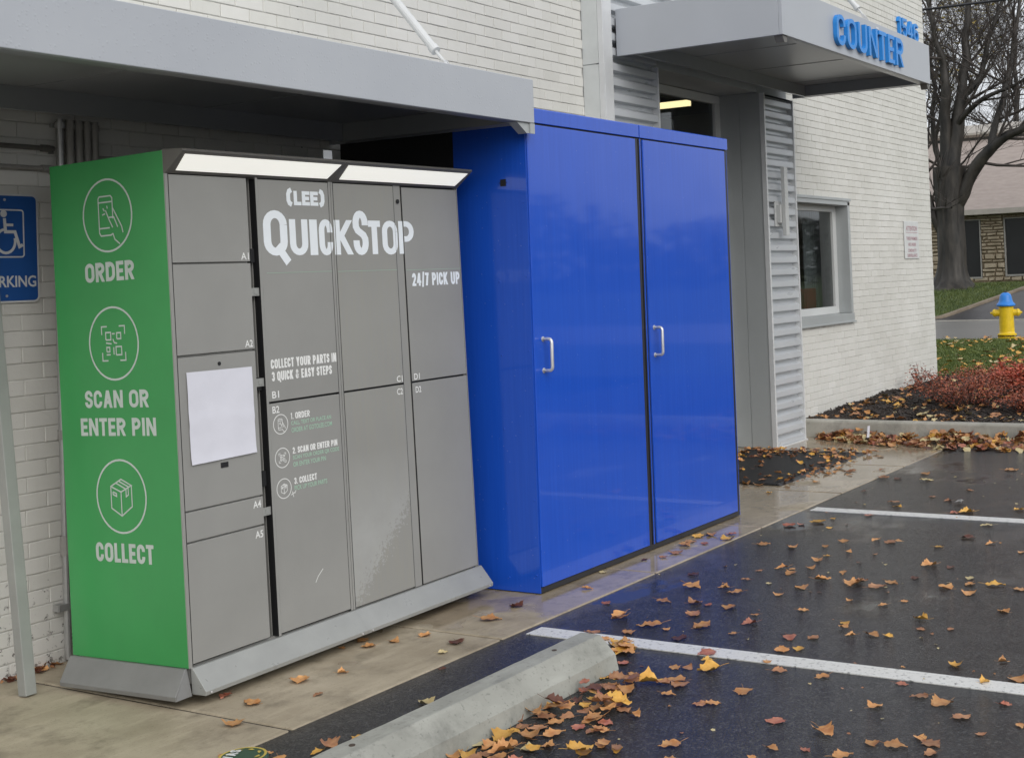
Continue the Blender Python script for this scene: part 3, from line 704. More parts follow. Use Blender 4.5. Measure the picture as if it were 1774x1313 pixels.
for x in (2.70, 5.64):
    MB().prism([(x-.05, -.19, 3.0545), (x+.03, -.19, 3.0545), (x+.02, -.19, 3.015), (x-.02, -.19, 3.01)], (0, .06, 0)).build('drain_spout', M['locker_dark'], cb, fix=True)
def rod(t, x, ya, za, yb, zb):
    a, b = Vector((x, ya, za)), Vector((x, yb, zb)); d = (b-a).normalized()
    o = MB().tube([a+d*.19, b], .021, 14).tube([a+d*.165, a+d*.195], .025, 14).tube([a+d*.07, a+d*.17], .008, 8).build('tie_rod', M['trim'], t, smooth=False)
    mb = MB()
    for s in (-.012, .012): mb.prism([a+Vector((s, -.015, -.03)), a+Vector((s, .022, -.03)), a+d*.10+Vector((s, .012, 0)), a+d*.10+Vector((s, -.012, 0))], (.006 if s > 0 else -.006, 0, 0))
    mb.tube([a+d*.09+Vector((-.017, 0, 0)), a+d*.09+Vector((.017, 0, 0))], .010, 8)
    mb.box(x-.03, x+.03, ya-.05, ya+.05, za-.045, za-.031)
    mb.build('clevis', M['steel'], o, fix=True)
rod(ca, -.35, .14, 2.48, 1.25, 3.76); rod(cb, 4.4, -.155, 3.39, 1.09, 5.0)
lt = MB(); letters(lt, 'COUNTER', (3.50, -.2035, 3.105), (1, 0, 0), (0, 0, 1), 1.405, .222, .165, .14, depth=.030, gap=.22)
lt.build('lettering', M['letterblue'], cb, fix=True)
lt = MB(); letters(lt, '1546', (8.98, 1.2485, 4.125), (1, 0, 0), (0, 0, 1), .69, .215, .185, .15, depth=.035, gap=.14)
lt.build('house_number', M['letterblue'], bld, fix=True)

# ------------------------------------------------------------------ wall lamp, signs, pipes
wlamp = thing('wall_lamp', 'tall pale metal wall lamp on the corrugated column beside the window', 'wall lamp', (5.25, PY, 2.1))
MB().box(5.235, 5.305, 1.005, 1.04, 1.82, 2.415).build('lamp_bar', M['frame'], wlamp, bevel=.004)
MB().box(5.20, 5.30, 1.041, 1.075, 1.93, 2.09).box(5.17, 5.31, 1.0755, 1.087, 1.90, 2.12).build('bracket', M['frame'], wlamp, bevel=.003)
# accessible-parking sign
def rrect(x0, x1, z0, z1, r, y, n=6):
    p = []
    for cx, cz, a in ((x1-r, z0+r, -90), (x1-r, z1-r, 0), (x0+r, z1-r, 90), (x0+r, z0+r, 180)):
        p += [(q[0], y, q[1]) for q in arc(cx, cz, r, r, a, a+90, n)]
    return p
sx0, sx1, sz0, sz1 = -2.035, -1.741, 1.497, 1.940
sg = thing('parking_sign', 'blue and white wheelchair parking sign on the painted brick wall', 'sign', ((sx0+sx1)/2, 1.246, sz0))
MB().prism(rrect(sx0, sx1, sz0, sz1, .025, 1.2385), (0, .003, 0)).build('border', M['signwhite'], sg, fix=True)
MB().prism(rrect(sx0+.008, sx1-.008, sz0+.008, sz1-.008, .019, 1.2375), (0, .0008, 0)).build('panel', M['signblue'], sg, fix=True)
def outline(mb, x0, x1, z0, z1, r, t, y):
    a, b = rrect(x0, x1, z0, z1, r, y), rrect(x0+t, x1-t, z0+t, z1-t, max(.001, r-t), y)
    for i in range(len(a)): j = (i+1) % len(a); mb.poly([a[i], a[j], b[j], b[i]])
mb = MB(); cx = (sx0+sx1)/2
outline(mb, cx-.083, cx+.083, 1.68, 1.877, .014, .006, 1.2368)
o_, X_, Z_ = (cx-.012, 1.2375, 1.765), (1, 0, 0), (0, 0, 1)
ring(mb, (cx-.006, 1.2372, 1.858), X_, Z_, .0145, .0145, 20, .0004)
def wl_(pts, t, l): line2(mb, (cx+.004, 1.2372, 1.765), X_, Z_, 1, [(p_[0]*.86, p_[1]) for p_ in pts], t, l)
wl_([(-.008, .075), (-.004, .02), (.044, .02), (.066, -.040), (.083, -.032)], .013, .0004); wl_([(-.006, .048), (.036, .048)], .011, .0005)
wl_([(p[0], p[1]) for p in arc(-.004, -.018, .048, .048, 100, 375, 18)], .011, .0006)
mb.build('wheelchair_symbol', M['signwhite'], sg)
font_text('t', 'PARKING', (-1.986, 1.2372, 1.560), X_, Z_, .047, .229, None, sg, False, .02, lift=.0004).build('lettering', M['signwhite'], sg)
mb = MB()
for z in (1.915, 1.525): mb.lathe([(.006, 0), (.006, .002), (.003, .004)], (cx, 1.2374, z), 10, 'y')
mb.build('bolt', M['steel'], sg)
# surveillance notice
ns = thing('surveillance_notice', 'small white notice with faded pink print high on the brick wall', 'sign', (9.18, 1.249, 1.60))
MB().box(8.945, 9.43, 1.238, 1.247, 1.60, 2.025).build('panel', M['signwhite'], ns, bevel=.004)
def ft(text, x, z, h, w, m, par, y=1.2374, bold=.02):
    return font_text('t', text, (x, y, z), X_, Z_, h, w, None, par, False, bold)
mb = ft('ATTENTION', 9.0, 1.915, .055, .375, None, ns)
for tx, x, z, w in (('THESE PREMISES', 9.0, 1.81, .375), ('ARE UNDER', 9.055, 1.742, .265), ('CONSTANT TV', 9.045, 1.674, .285), ('SURVEILLANCE', 9.02, 1.618, .335)):
    q = ft(tx, x, z, .038, w, None, ns); mb.add(q.v, q.f)
mb.box(8.99, 9.385, 1.2365, 1.2372, 1.893, 1.899)
mb.build('lettering', M['pinkprint'], ns)
# conduits on the wall above and behind the locker
for i, x in enumerate((-1.640, -1.594, -1.552, -1.512, -1.474)):
    o = MB(); o.tube([(x, 1.222, 1.55), (x, 1.222, 2.262)], .0135 if i == 0 else .0175, 12)
    for z in (2.235,): o.tube([(x, 1.222, z-.012), (x, 1.222, z+.012)], .0215, 12).box(x-.03, x+.03, 1.236, 1.249, z-.009, z+.009)
    o = o.build('conduit_pipe', M['conduit'] if i == 0 else M['pipegrey'], smooth=False)
    tag(o, 'shiny bare steel pipe, leftmost of the upright pipes under the canopy' if i == 0 else ('painted grey upright pipe next to the shiny steel one', 'painted grey upright pipe second from the shiny one', 'painted grey upright pipe second from the right end of its row', 'painted grey upright pipe at the right end of its row')[i-1], 'pipe', 'upright pipes behind the locker top')
for z, lab in ((2.136, 'upper thin black conduit running sideways along the brick wall'), (2.051, 'lower thin black conduit running sideways above the parking sign')):
    mb = MB().tube([(-4.5, 1.236, z), (-1.66, 1.236, z)], .0105, 10)
    for x in (-1.70, -2.3): mb.tube([(x-.02, 1.236, z), (x+.02, 1.236, z)], .015, 10).box(x+.022, x+.034, 1.23, 1.249, z-.022, z+.012)
    tag(mb.build('conduit_pipe', M['locker_dark'] if z > 2.1 else M['pipegrey']), lab, 'pipe', 'sideways conduits on the brick wall')
mb = MB().tube([(-1.45, 1.236, 2.11), (.0, 1.236, 2.11)], .0105, 10); tag(mb.build('conduit_pipe', M['pipegrey']), 'thin conduit behind the locker, right of the upright pipes', 'pipe', 'sideways conduits on the brick wall')
dp = thing('wall_conduit', 'upright steel conduit with strap between locker side and brick wall', 'pipe', (-1.662, 1.226, 0))
MB().tube([(-1.662, 1.226, .01), (-1.662, 1.226, 1.50)], .0145, 12).build('pipe', M['conduit'], dp, smooth=False)
MB().tube([(-1.662, 1.226, .44), (-1.662, 1.226, .52)], .021, 12).tube([(-1.662, 1.226, .92), (-1.662, 1.226, .96)], .019, 12).build('coupling', M['pipegrey'], dp)
MB().box(-1.71, -1.645, 1.208, 1.214, .215, .243).box(-1.712, -1.68, 1.2145, 1.249, .215, .243).build('strap', M['conduit'], dp)
mb = MB(); d = Vector((0, .139, 1.28)).normalized(); c0 = Vector((-2.035, .952, 0)); h = .0235; ex = Vector((1, 0, 0)); ey = ex.cross(d)*-1
def sq(c): return [c-ex*h-ey*h, c+ex*h-ey*h, c+ex*h+ey*h, c-ex*h+ey*h]
mb.add(sq(c0+d*.004)+sq(c0+d*2.2), [(3, 2, 1, 0), (4, 5, 6, 7), (0, 1, 5, 4), (1, 2, 6, 5), (2, 3, 7, 6), (3, 0, 4, 7)])
tag(mb.build('metal_post', M['post'], bevel=.003, fix=True), 'grey square metal post leaning back on the wall by the parking sign', 'post')

# ------------------------------------------------------------------ parcel locker (own frame: front face y=0, x right, z up)
LK = thing('parcel_locker', 'grey parcel locker bank with green side and lit canopy lights', 'locker', (-1.8578, .2625, .13))
LK.rotation_mode = 'QUATERNION'; LK.rotation_quaternion = rot3(.0095, -.0257, -.0065).to_quaternion(); OFF[LK] = Vector((0, 0, 0))
LW, LD, LH = 1.736, .6527, 1.915
def lb(mb, name, m, parent=LK, **kw): return mb.build(name, m, parent, local=True, **kw)
mb = MB()
mb.box(.003, LW-.003, .30, LD-.003, .0, LH-.008); mb.box(.003, .013, .004, .299, 0, LH-.008); mb.box(LW-.012, LW-.003, .004, .299, 0, LH-.008)
mb.box(.013, LW-.012, .02, .299, LH-.06, LH-.008); mb.box(.013, LW-.012, .02, .299, -.06, .004)
mb.box(.435, LW-.012, .03, .299, .005, LH-.061)
lb(mb, 'carcass', [M['locker']])
lb(MB().box(.0135, .434, .28, .2985, .005, LH-.061), 'recess_back', M['black'])
gs = lb(MB().box(-.0005, .0025, .006, LD, .001, LH), 'side_panel', M['green'], bevel=.0008)
fr = MB()
fr.box(.0005, .0135, -.001, .05, .0, 1.829)                        # left post
fr.box(.4385, .4505, -.006, .26, .004, 1.829)                      # post beside the open gap
fr.box(.8535, .8660, -.002, .028, .004, 1.829); fr.box(.8690, .8790, -.002, .028, .004, 1.829)
fr.box(1.2715, 1.3235, .003, .028, .004, 1.829)
fr.box(1.7315, 1.736, -.002, .05, 0, 1.829)
fo = lb(fr, 'front_frame', M['locker'], bevel=.0012)
lb(MB().box(.4515, .8505, .014, .03, .004, 1.83), 'door_backing', M['black']); lb(MB().box(.8815, 1.7305, .014, .0295, .004, 1.83), 'door_backing', M['black'])  # black colour stands in for shade behind the door gaps
lb(MB().box(.4375, .4383, -.004, .27, .006, 1.825), 'gap_lining', M['black'])
mb = MB().lathe([(.010, 0), (.010, -.004), (.005, -.0045)], (1.298, .0005, 1.755), 14, 'y'); lb(mb, 'frame_lock', M['black'], fo)
def door(x0, x1, z0, z1, y=-.0025):
    o = lb(MB().box(x0, x1, y, .0115, z0, z1), 'door', M['locker'], bevel=.0015)
    return o
DR = {}
for nm, a in {'A1': (.0165, .394, 1.494, 1.825), 'A2': (.0165, .394, 1.148, 1.487), 'A3': (.0165, .394, .5725, 1.139), 'A4': (.0165, .394, .458, .5665), 'A5': (.0165, .394, .014, .4515),
              'B1': (.4535, .8500, .930, 1.824), 'B2': (.4535, .8500, .012, .9215), 'C1': (.8830, 1.2675, .930, 1.824), 'C2': (.8830, 1.2675, .010, .9215), 'D1': (1.3275, 1.7285, .930, 1.821), 'D2': (1.3275, 1.7285, .008, .9215)}.items():
    DR[nm] = door(*a)
DR['C2'].data.materials[0] = M['locker_sheen']; DR['C1'].data.materials[0] = M['locker_sheen']
for xa, xb in ((.0137, .0163), (.4507, .4533), (.8502, .8533), (.8792, .8828), (1.2677, 1.2713), (1.3237, 1.3273), (1.7287, 1.7313)): lb(MB().box(xa, xb, -.0008, .0135, .006, 1.828), 'gap_shade_strip', M['black'])  # black strips painted in as the shade lines beside the doors
# shelf edges seen between the left doors, clips and wires in the gap
for z in (1.4905, 1.1435, .5695, .4548): lb(MB().box(.0145, .392, .013, .2, z-.004, z+.004), 'shelf', M['locker'])
for z in (1.372, 1.012, .502): lb(MB().box(.3945, .438, .0035, .008, z-.016, z+.016).box(.41, .428, .001, .0034, z-.009, z+.009), 'gap_clip', M['kick'])
mb = MB()
for z, s in ((1.66, 1), (1.17, -1), (.86, 1), (.68, -1), (.26, 1)):
    lb(MB().tube([(.425, .05, z+.07), (.405+.01*s, .04, z+.03), (.42, .03, z), (.408, .04, z-.05)], .0018, 6), 'wire', M['pipegrey'])
for za, zb in ((1.49, 1.545), (.98, 1.03), (.60, .66)): lb(MB().box(.411, .431, .012, .05, za, zb), 'latch', M['black'])
# labels, printing
XL, ZL = (1, 0, 0), (0, 0, 1)
def small(nm, x, z, w=.040, h=.028): 
    return font_text('t', nm, (x, -.0025, z), XL, ZL, h, w, None, LK, True, .012).build('door_number', M['vinyl_text'], DR[nm], local=True)
small('A1', .347, 1.501); small('A2', .344, 1.156); small('A4', .342, .526); small('A5', .345, .408)
small('B1', .471, .942, .037); small('B2', .468, .882, .037); small('C1', 1.222, .936, .039); small('C2', 1.219, .879, .039); small('D1', 1.342, .936, .039); small('D2', 1.347, .876, .039)
def cut(mb, x0, x1):
    """keep only the part of flat quads between x0 and x1 (so lettering breaks at the door gaps)"""
    out = MB()
    for f in mb.f:
        p = [mb.v[i] for i in f]
        for lim, sg_ in ((x0, 1), (x1, -1)):
            q = []
            for i in range(len(p)):
                a, b = p[i], p[(i+1) % len(p)]; da, db = (a.x-lim)*sg_, (b.x-lim)*sg_
                if da >= 0: q.append(a)
                if (da >= 0) != (db >= 0): q.append(a.lerp(b, da/(da-db)))
            p = q
            if len(p) < 3: break
        if len(p) >= 3: out.poly(p)
    return out
big = MB()
y = -.0025
for c, xa, xb, zb, h, pen in (('Q', .470, .601, 1.515, .185, .22), ('U', .613, .717, 1.515, .150, .235), ('I', .727, .773, 1.515, .150, .30), ('C', .782, .864, 1.513, .154, .215), ('K', .874, .988, 1.515, .150, .235), ('S', .990, 1.087, 1.512, .196, .20), ('T', 1.088, 1.167, 1.515, .150, .24), ('O', 1.178, 1.286, 1.512, .154, .225), ('P', 1.294, 1.396, 1.515, .150, .22)):
    letters(big, c, (xa, y, zb), XL, ZL, xb-xa, h, pen, pen*.78)
for c, xa, xb, zb, h in (('(', .606, .646, 1.715, .082), ('L', .647, .690, 1.723, .060), ('E', .694, .739, 1.723, .060), ('E', .742, .788, 1.723, .060), (')', .786, .826, 1.715, .082)):
    letters(big, c, (xa, y, zb), XL, ZL, xb-xa, h, .30 if c in '()' else .32, .25)
for nm, a, b in (('B1', .453, .849), ('C1', .884, 1.267), ('D1', 1.328, 1.729)):
    cut(big, a, b).build('lettering', M['vinyl_white'], DR[nm], local=True)
def shifted(mb, dy):
    o = MB(); o.v = [v+Vector((0, dy, 0)) for v in mb.v]; o.f = mb.f; o.m = mb.m; return o
for a, b, dy in ((.852, .866, .0005), (.869, .880, .0005), (1.270, 1.325, .0035)):
    cut(shifted(big, dy), a, b).build('lettering', M['vinyl_white'], fo, local=True)
for nm, x0, x1, z in (('B1', .477, .848, 1.445), ('C1', .884, 1.266, 1.443), ('D1', 1.329, 1.728, 1.440)): lb(MB().box(x0, x1, -.0035, -.0026, z-.0006, z+.0006), 'pinstripe', M['vinyl_mint'], DR[nm])
mb = MB(); letters(mb, '24/7 PICK UP', (1.366, y, 1.365), XL, ZL, .351, .060, .21, .19, gap=.13); mb.build('lettering', M['vinyl_white'], DR['D1'], local=True)
letters(MB(), 'COLLECT YOUR PARTS IN', (.472, y, 1.060), XL, ZL, .372, .038, .20, .18, gap=.13).build('lettering', M['vinyl_text'], DR['B1'], local=True)
letters(MB(), '3 QUICK & EASY STEPS', (.474, y, 1.010), XL, ZL, .340, .038, .20, .18, gap=.13).build('lettering', M['vinyl_text'], DR['B1'], local=True)
for kind, zc, head, hw, zh in (('phone', .835, '1. ORDER', .107, .848), ('scan', .700, '2. SCAN OR ENTER PIN', .258, .708), ('box', .577, '3. COLLECT', .128, .585)):
    icon(MB(), kind, (.508, y, zc), Vector(XL), Vector(ZL), .0405, .0032).build('pictogram', M['vinyl_text'], DR['B2'], local=True)
    letters(MB(), head, (.565, y, zh), XL, ZL, hw, .026, .21, .18, gap=.13).build('lettering', M['vinyl_text'], DR['B2'], local=True)
for tx, z, w in (('CALL, TEXT OR PLACE AN', .821, .229), ('ORDER AT GOTOLEE.COM', .794, .232), ('SCAN YOUR ORDER QR CODE', .682, .266), ('OR ENTER YOUR PIN', .655, .186), ('PICK UP YOUR PARTS', .560, .186)):
    font_text('t', tx, (.565, y, z), XL, ZL, .019, w, None, LK, True, .012).build('small_print', M['vinyl_mint'], DR['B2'], local=True)
XS, YS = (0, -1, 0), (0, 0, 1)
for kind, zc in (('phone', 1.697), ('scan', 1.207), ('box', .625)): icon(MB(), kind, (-.0006, .325, zc), Vector(XS), Vector(YS), .142, .0075).build('pictogram', M['vinyl_pale'], gs, local=True)
for tx, ya, yb, zb, h in (('ORDER', .469, .189, 1.445, .074), ('SCAN OR', .506, .145, .962, .067), ('ENTER PIN', .538, .112, .855, .068), ('COLLECT', .486, .160, .374, .073)):
    letters(MB(), tx, (-.0006, ya, zb), XS, YS, ya-yb, h, .225, .20, gap=.13).build('lettering', M['vinyl_pale'], gs, local=True)
# paper over the touch screen, slot, camera hole
PW = [(.049, 1.083), (.369, 1.079), (.370, .743), (.051, .738)]
mb = MB(); n = 14
def pp(i, j):
    u, v = i/n, j/n; a = Vector(PW[0]+(0,)).lerp(Vector(PW[1]+(0,)), u); b = Vector(PW[3]+(0,)).lerp(Vector(PW[2]+(0,)), u); q = a.lerp(b, v)
    f = math.exp(-((v-.54)/.03)**2)*.007
    return (q.x, -.006-f-.004*abs(noise.noise(Vector((u*2.2, v*2.2, 3))))-.004*(v > .9)*(v-.9)*10, q.y)
mb.add([pp(i, j) for i in range(n+1) for j in range(n+1)], [(i*(n+1)+j, i*(n+1)+j+1, (i+1)*(n+1)+j+1, (i+1)*(n+1)+j) for i in range(n) for j in range(n)])
pap = tag(mb.build('paper_cover', M['paper'], smooth=True), 'blank white paper sheet taped over the locker touch screen', 'paper'); pap.matrix_world = Matrix.Translation((-1.8578, .2625, .13)) @ rot3(.0095, -.0257, -.0065).to_4x4()
lb(MB().box(.192, .228, -.0045, -.0027, .707, .727), 'card_slot', M['black'], DR['A3'])
lb(MB().lathe([(.0075, 0), (.0075, -.002), (.003, -.0022)], (.210, -.0026, 1.104), 16, 'y'), 'camera_lens', M['black'], DR['A3'])
lb(MB().box(.965, 1.02, .12, .123, 1.915, 1.985).box(.965, 1.02, .1235, .18, 1.9155, 1.919), 'top_bracket', M['steel'])
# light hoods
for x0 in (.0, .8685):
    x1 = x0+.8675; pr = [(.012, 1.829), (-.004, 1.829), (-.104, 1.903), (-.100, 1.912), (.012, 1.920)]
    hd = lb(MB().prism([(x0, a, b) for a, b in pr], (x1-x0, 0, 0)), 'light_hood', M['locker_dark'], fix=True, bevel=.002)
    def on(s, t, o): # point on the sloping face; s along x, t from lower to upper edge
        return (x0+(x1-x0)*s, -.004-.100*t-.596*o, 1.829+.074*t-.803*o)
    lb(MB().prism([on(.042, .15, .002), on(.958, .15, .002), on(.975, .86, .002), on(.025, .86, .002)], (0, .6*.0015, .8*.0015)), 'light_diffuser', M['lightpanel'], hd, fix=True)
# sloping kick plates
kp = [(.002, .003), (-.008, .001), (-.073, -.078), (-.070, -.094), (.002, -.094)]
for xa, xb in ((.000, .8675), (.8685, 1.752)):
    k = lb(MB().prism([(xa+(0.006 if xa == 0 else 0), a, b) for a, b in kp], (xb-xa, 0, 0)), 'kick_plate', M['kick'], fix=True, bevel=.002)
    mb = MB()
    for x in (xa+.03, xb-.03): mb.lathe([(.004, 0), (.004, -.004), (.002, -.005)], (x, -.0725, -.085), 8, 'y')
    lb(mb, 'screw', M['steel'], k)
ks = lb(MB().prism([(.0, .010, .001), (-.060, -.012, -.085), (-.060, -.012, -.105), (-.0, -.012, -.105)][:0] or [(-.002, .012, .001), (-.012, .012, .0), (-.078, -.010, -.080), (-.076, -.010, -.097), (-.002, -.010, -.097)], (0, .645, 0)), 'kick_plate', M['kick_side'], fix=True, bevel=.002)
# scuffs: small scraped flecks on B2, unused flecks for the C2 sheen
mb = MB()
for pts in ([(.655, .168), (.67, .190), (.700, .215)], [(.545, .545), (.565, .553)], [(.553, .558), (.558, .535)], [(.565, .548), (.572, .56)]):
    for q in strip(pts, .0014, .0014): mb.poly([(a, -.0029, b) for a, b in q])
lb(mb, 'scratch', M['vinyl_text'], DR['B2'])
mb = MB(); rr = random.Random(5)
for i in range(0):
    x, z = rr.uniform(.886, 1.265), rr.uniform(.02, .40)
    lim = .02+.36*((x-.886)/.38)**1.5
    d_ = z-lim-.02
    if abs(d_) > .10*rr.random()+.01: continue
    r = rr.uniform(.0018, .0065); n_ = 7
    mb.poly([(x+r*(.6+.5*rr.random())*math.cos(6.283*k/n_), -.0029-.00002*i/520, z+1.3*r*(.6+.5*rr.random())*math.sin(6.283*k/n_)) for k in range(n_)])

# ------------------------------------------------------------------ blue two-door cabinet
BC = thing('storage_cabinet', 'tall glossy blue double door cabinet beside the parcel locker', 'cabinet', (1.0765, .22, 0))
CW, CM, CH = 2.153, 1.0746, 2.352
lb2 = lambda mb, name, m, par=BC, **kw: mb.build(name, m, par, **kw)
for a in (.0, CW-.004): lb2(MB().box(a, a+.004, .002, .446, .004, 2.272), 'side_panel', M['blue'], bevel=.0015)
lb2(MB().box(.0045, CW-.0045, .03, .445, .03, 2.27).box(.002, CW-.002, .447, 1.20, .02, 2.335), 'carcass', M['black'])
for a, b in ((0, CM-.004), (CM+.004, CW)):
    lb2(MB().prism([(a, -.006, 2.279), (a, -.006, 2.347), (a, .0, CH), (a, .446, CH), (a, .446, 2.2795), (a, .03, 2.279)], (b-a, 0, 0)), 'top_cap', M['blue'], fix=True, bevel=.002)
lb2(MB().box(.006, CW-.0005, .003, .029, .004, .030).box(1.0300, 1.066, .002, .0295, .0305, 2.276).box(1.0795, 1.0856, .003, .0295, .0305, 2.276).box(1.0962, 1.109, .003, .0295, .0305, 2.276).box(1.0665, 1.079, .012, .0295, .0305, 2.30).box(2.112, 2.1485, .002, .0295, .0305, 2.276).box(.006, 2.148, .006, .029, 2.2705, 2.2785), 'door_seal', M['seal'], bevel=.002)
lb2(MB().box(1.0858, 1.0960, .001, .0295, .0305, 2.276), 'jamb', M['blue'], bevel=.001)
def panel_door(x0, x1, z0, z1, hx):
    mb = MB(); nx_, nz_ = 10, 16; cx_, cz_ = (x0+x1)/2, (z0+z1)/2
    mb.box(x0, x1, -.006, .027, z0, z1)
    d = lb2(mb, 'door', M['blue'], bevel=.004)
    h_ = MB(); z_a, z_b = 1.069, 1.222; r = .0085
    yb_ = -.058
    path = [(hx, -.008, z_b)]+[(hx, yb_+.016-.016*math.sin(t), z_b-.016+.016*math.cos(t)) for t in (0, .5, 1.05, 1.57)]+[(hx, yb_+.016-.016*math.cos(t), z_a+.016-.016*math.sin(t)) for t in (0, .5, 1.05, 1.57)]+[(hx, -.008, z_a)]
    h_.tube(path, r, 12); lb2(h_, 'handle', M['steel'], d, smooth=True)
    f_ = MB()
    for z in (z_a, z_b): f_.lathe([(.013, -.0065), (.013, -.009), (.009, -.010)], (hx, 0, z), 14, 'y')
    lb2(f_, 'handle_foot', M['steel'], d)
panel_door(.0065, 1.029, .034, 2.270, .077); panel_door(1.110, 2.111, .034, 2.270, 1.158)
lb2(MB().box(-.003, -.0005, .125, .158, 1.975, 2.008).box(-.0038, -.0031, .118, .122, 1.989, 1.993).box(-.0038, -.0031, .161, .165, 1.989, 1.993), 'vent_plate', M['black'])
mb = MB()
for z in (.06, .42, .78, 1.14, 1.5, 1.86):
    mb.lathe([(.0045, 0), (.004, -.002), (.002, -.003)], (-.0003, .022, z+.03), 8, 'x'); mb.lathe([(.0045, 0), (.004, -.002), (.002, -.003)], (-.0003, .185, z+.01), 8, 'x')
lb2(mb, 'rivet', M['blue'])
lb2(MB().box(CW+.0005, CW+.018, .01, .05, 1.12, 1.21), 'side_latch', M['seal'], bevel=.003)

# ------------------------------------------------------------------ wheel stop, floor mat, tin
ws = thing('wheel_stop', 'grey concrete wheel stop in front of the parcel locker', 'wheel stop', (-1.9, -.86, 0))
pr = [(-.735, 0), (-.742, .052), (-.806, .12), (-.893, .12), (-.962, .052), (-.975, -.002)]
mb = MB(); nseg = 40; xe, xs_ = -.868, -2.86; n = len(pr)
vs = []
for i in range(nseg+1):
    x = xs_+(xe-xs_)*i/nseg
    for (a, b) in pr:
        e = .0018*noise.noise(Vector((x*9, a*20, b*20)))
        vs.append((x, a+e, b+(e if b > .01 else -.006)))
fs = [(i*n+j, (i+1)*n+j, (i+1)*n+(j+1) % n, i*n+(j+1) % n) for i in range(nseg) for j in range(n)]+[tuple(range(n)), tuple(range((nseg+1)*n-1, nseg*n-1, -1))]
mb.add(vs, fs); mb.build('body', M['stop'], ws, fix=True, bevel=.003)
mb = MB()
for x in (-1.12, -2.20): mb.lathe([(.010, .1185), (.010, .1225), (.004, .1228)], (x, -.85, 0), 10)
mb.build('anchor_pin', M['rust'], ws)
mt = thing('floor_mat', 'black ribbed floor mat covered in leaves at the entrance', 'mat', (4.2, .75, 0))
mb = MB().box(3.25, 4.92, .255, 1.30, .0005, .008); mb.build('mat_base', M['mat_black'], mt, bevel=.002)
mb = MB()
for k in range(62): mb.box(3.27+k*.0265, 3.283+k*.0265, .285, 1.27, .0082, .0125)
mb.build('ribs', M['mat_rib'], mt)
mb = MB().prism([(3.25, .225, .0006), (4.92, .225, .0006), (4.92, .2545, .0105), (3.25, .2545, .0105)], (0, 0, -.0003)).box(3.25, 4.92, .2548, .268, .0085, .0128); mb.build('edging', M['seal'], mt, fix=True)
tn = thing('snack_tin', 'dark green tin with gold rim and white lettering by the walk edge', 'tin', (-2.225, -.42, 0))
tc = Vector((-2.232, -.415, 0))
MB().lathe([(.075, .0), (.080, .006), (.080, .030), (.074, .038)], tc, 36).build('body', M['can'], tn, smooth=False)
mb = MB()
ring(mb, tc, Vector((1, 0, 0)), Vector((0, 1, 0)), .074, .008, 40, .0386)
for a in range(0, 360, 45): mb.poly([tc+Vector((math.cos(math.radians(a+s))*q, math.sin(math.radians(a+s))*q, .0393)) for s, q in ((0, .050), (18, .060), (30, .052), (15, .046))])
mb.build('rim', M['cangold'], tn)
mb = MB(); letters(mb, 'VAS', tc+Vector((-.045, .005, .0386)), (.92, .38, 0), (-.38, .92, 0), .085, .036, .24, .2); mb.build('lettering', M['signwhite'], tn)

# ------------------------------------------------------------------ hydrant
HX, HY, HZ = 18.07, 2.61, .148
hy = thing('fire_hydrant', 'yellow fire hydrant with a bright blue cap on the grass', 'hydrant', (HX, HY, HZ))
c = Vector((HX, HY, HZ))
MB().lathe([(.115, .30-.30), (.115, .03)], c, 24).build('base', M['rust'], hy)
MB().lathe([(.165, .030), (.168, .055), (.160, .058), (.160, .062)], c, 28).lathe([(.160, .085), (.168, .088), (.168, .112), (.150, .118), (.140, .124), (.131, .15), (.128, .40), (.128, .575), (.135, .60)], c, 28).build('barrel', M['yellow'], hy, smooth=False)
mb = MB()
for k in range(10):
    a = k*.628; mb.lathe([(.014, .058), (.014, .092), (.010, .096)], c+Vector((.148*math.cos(a), .148*math.sin(a), 0)), 6)
mb.lathe([(.138, .06), (.138, .087)], c, 20)
mb.build('flange_bolts', M['rust'], hy)
MB().lathe([(.158, .601), (.166, .612), (.166, .632), (.150, .650), (.128, .672), (.112, .72), (.104, .775), (.085, .815), (.050, .838), (.030, .842)], c, 28).build('bonnet', M['hydblue'], hy, smooth=True)
MB().lathe([(.024, .842), (.024, .868), (.012, .875)], c, 5).build('operating_nut', M['rust'], hy)
vd = Vector((-(HY+3.72), HX+5.21, 0)).normalized()      # sideways as the photo shows the two hose caps
for s in (-1, 1):
    d = vd*s; p = c+Vector((0, 0, .485))
    nzl = MB().tube([p+d*.10, p+d*.185], [.062, .060], 16).build('nozzle', M['yellow'], hy)
    MB().tube([p+d*.186, p+d*.20, p+d*.225, p+d*.245, p+d*.246, p+d*.275], [.068, .070, .060, .035, .020, .016], 12).build('nozzle_cap', M['yellow'], nzl)
fd = Vector((-(HX+5.2), -(HY+3.7), 0)).normalized(); 

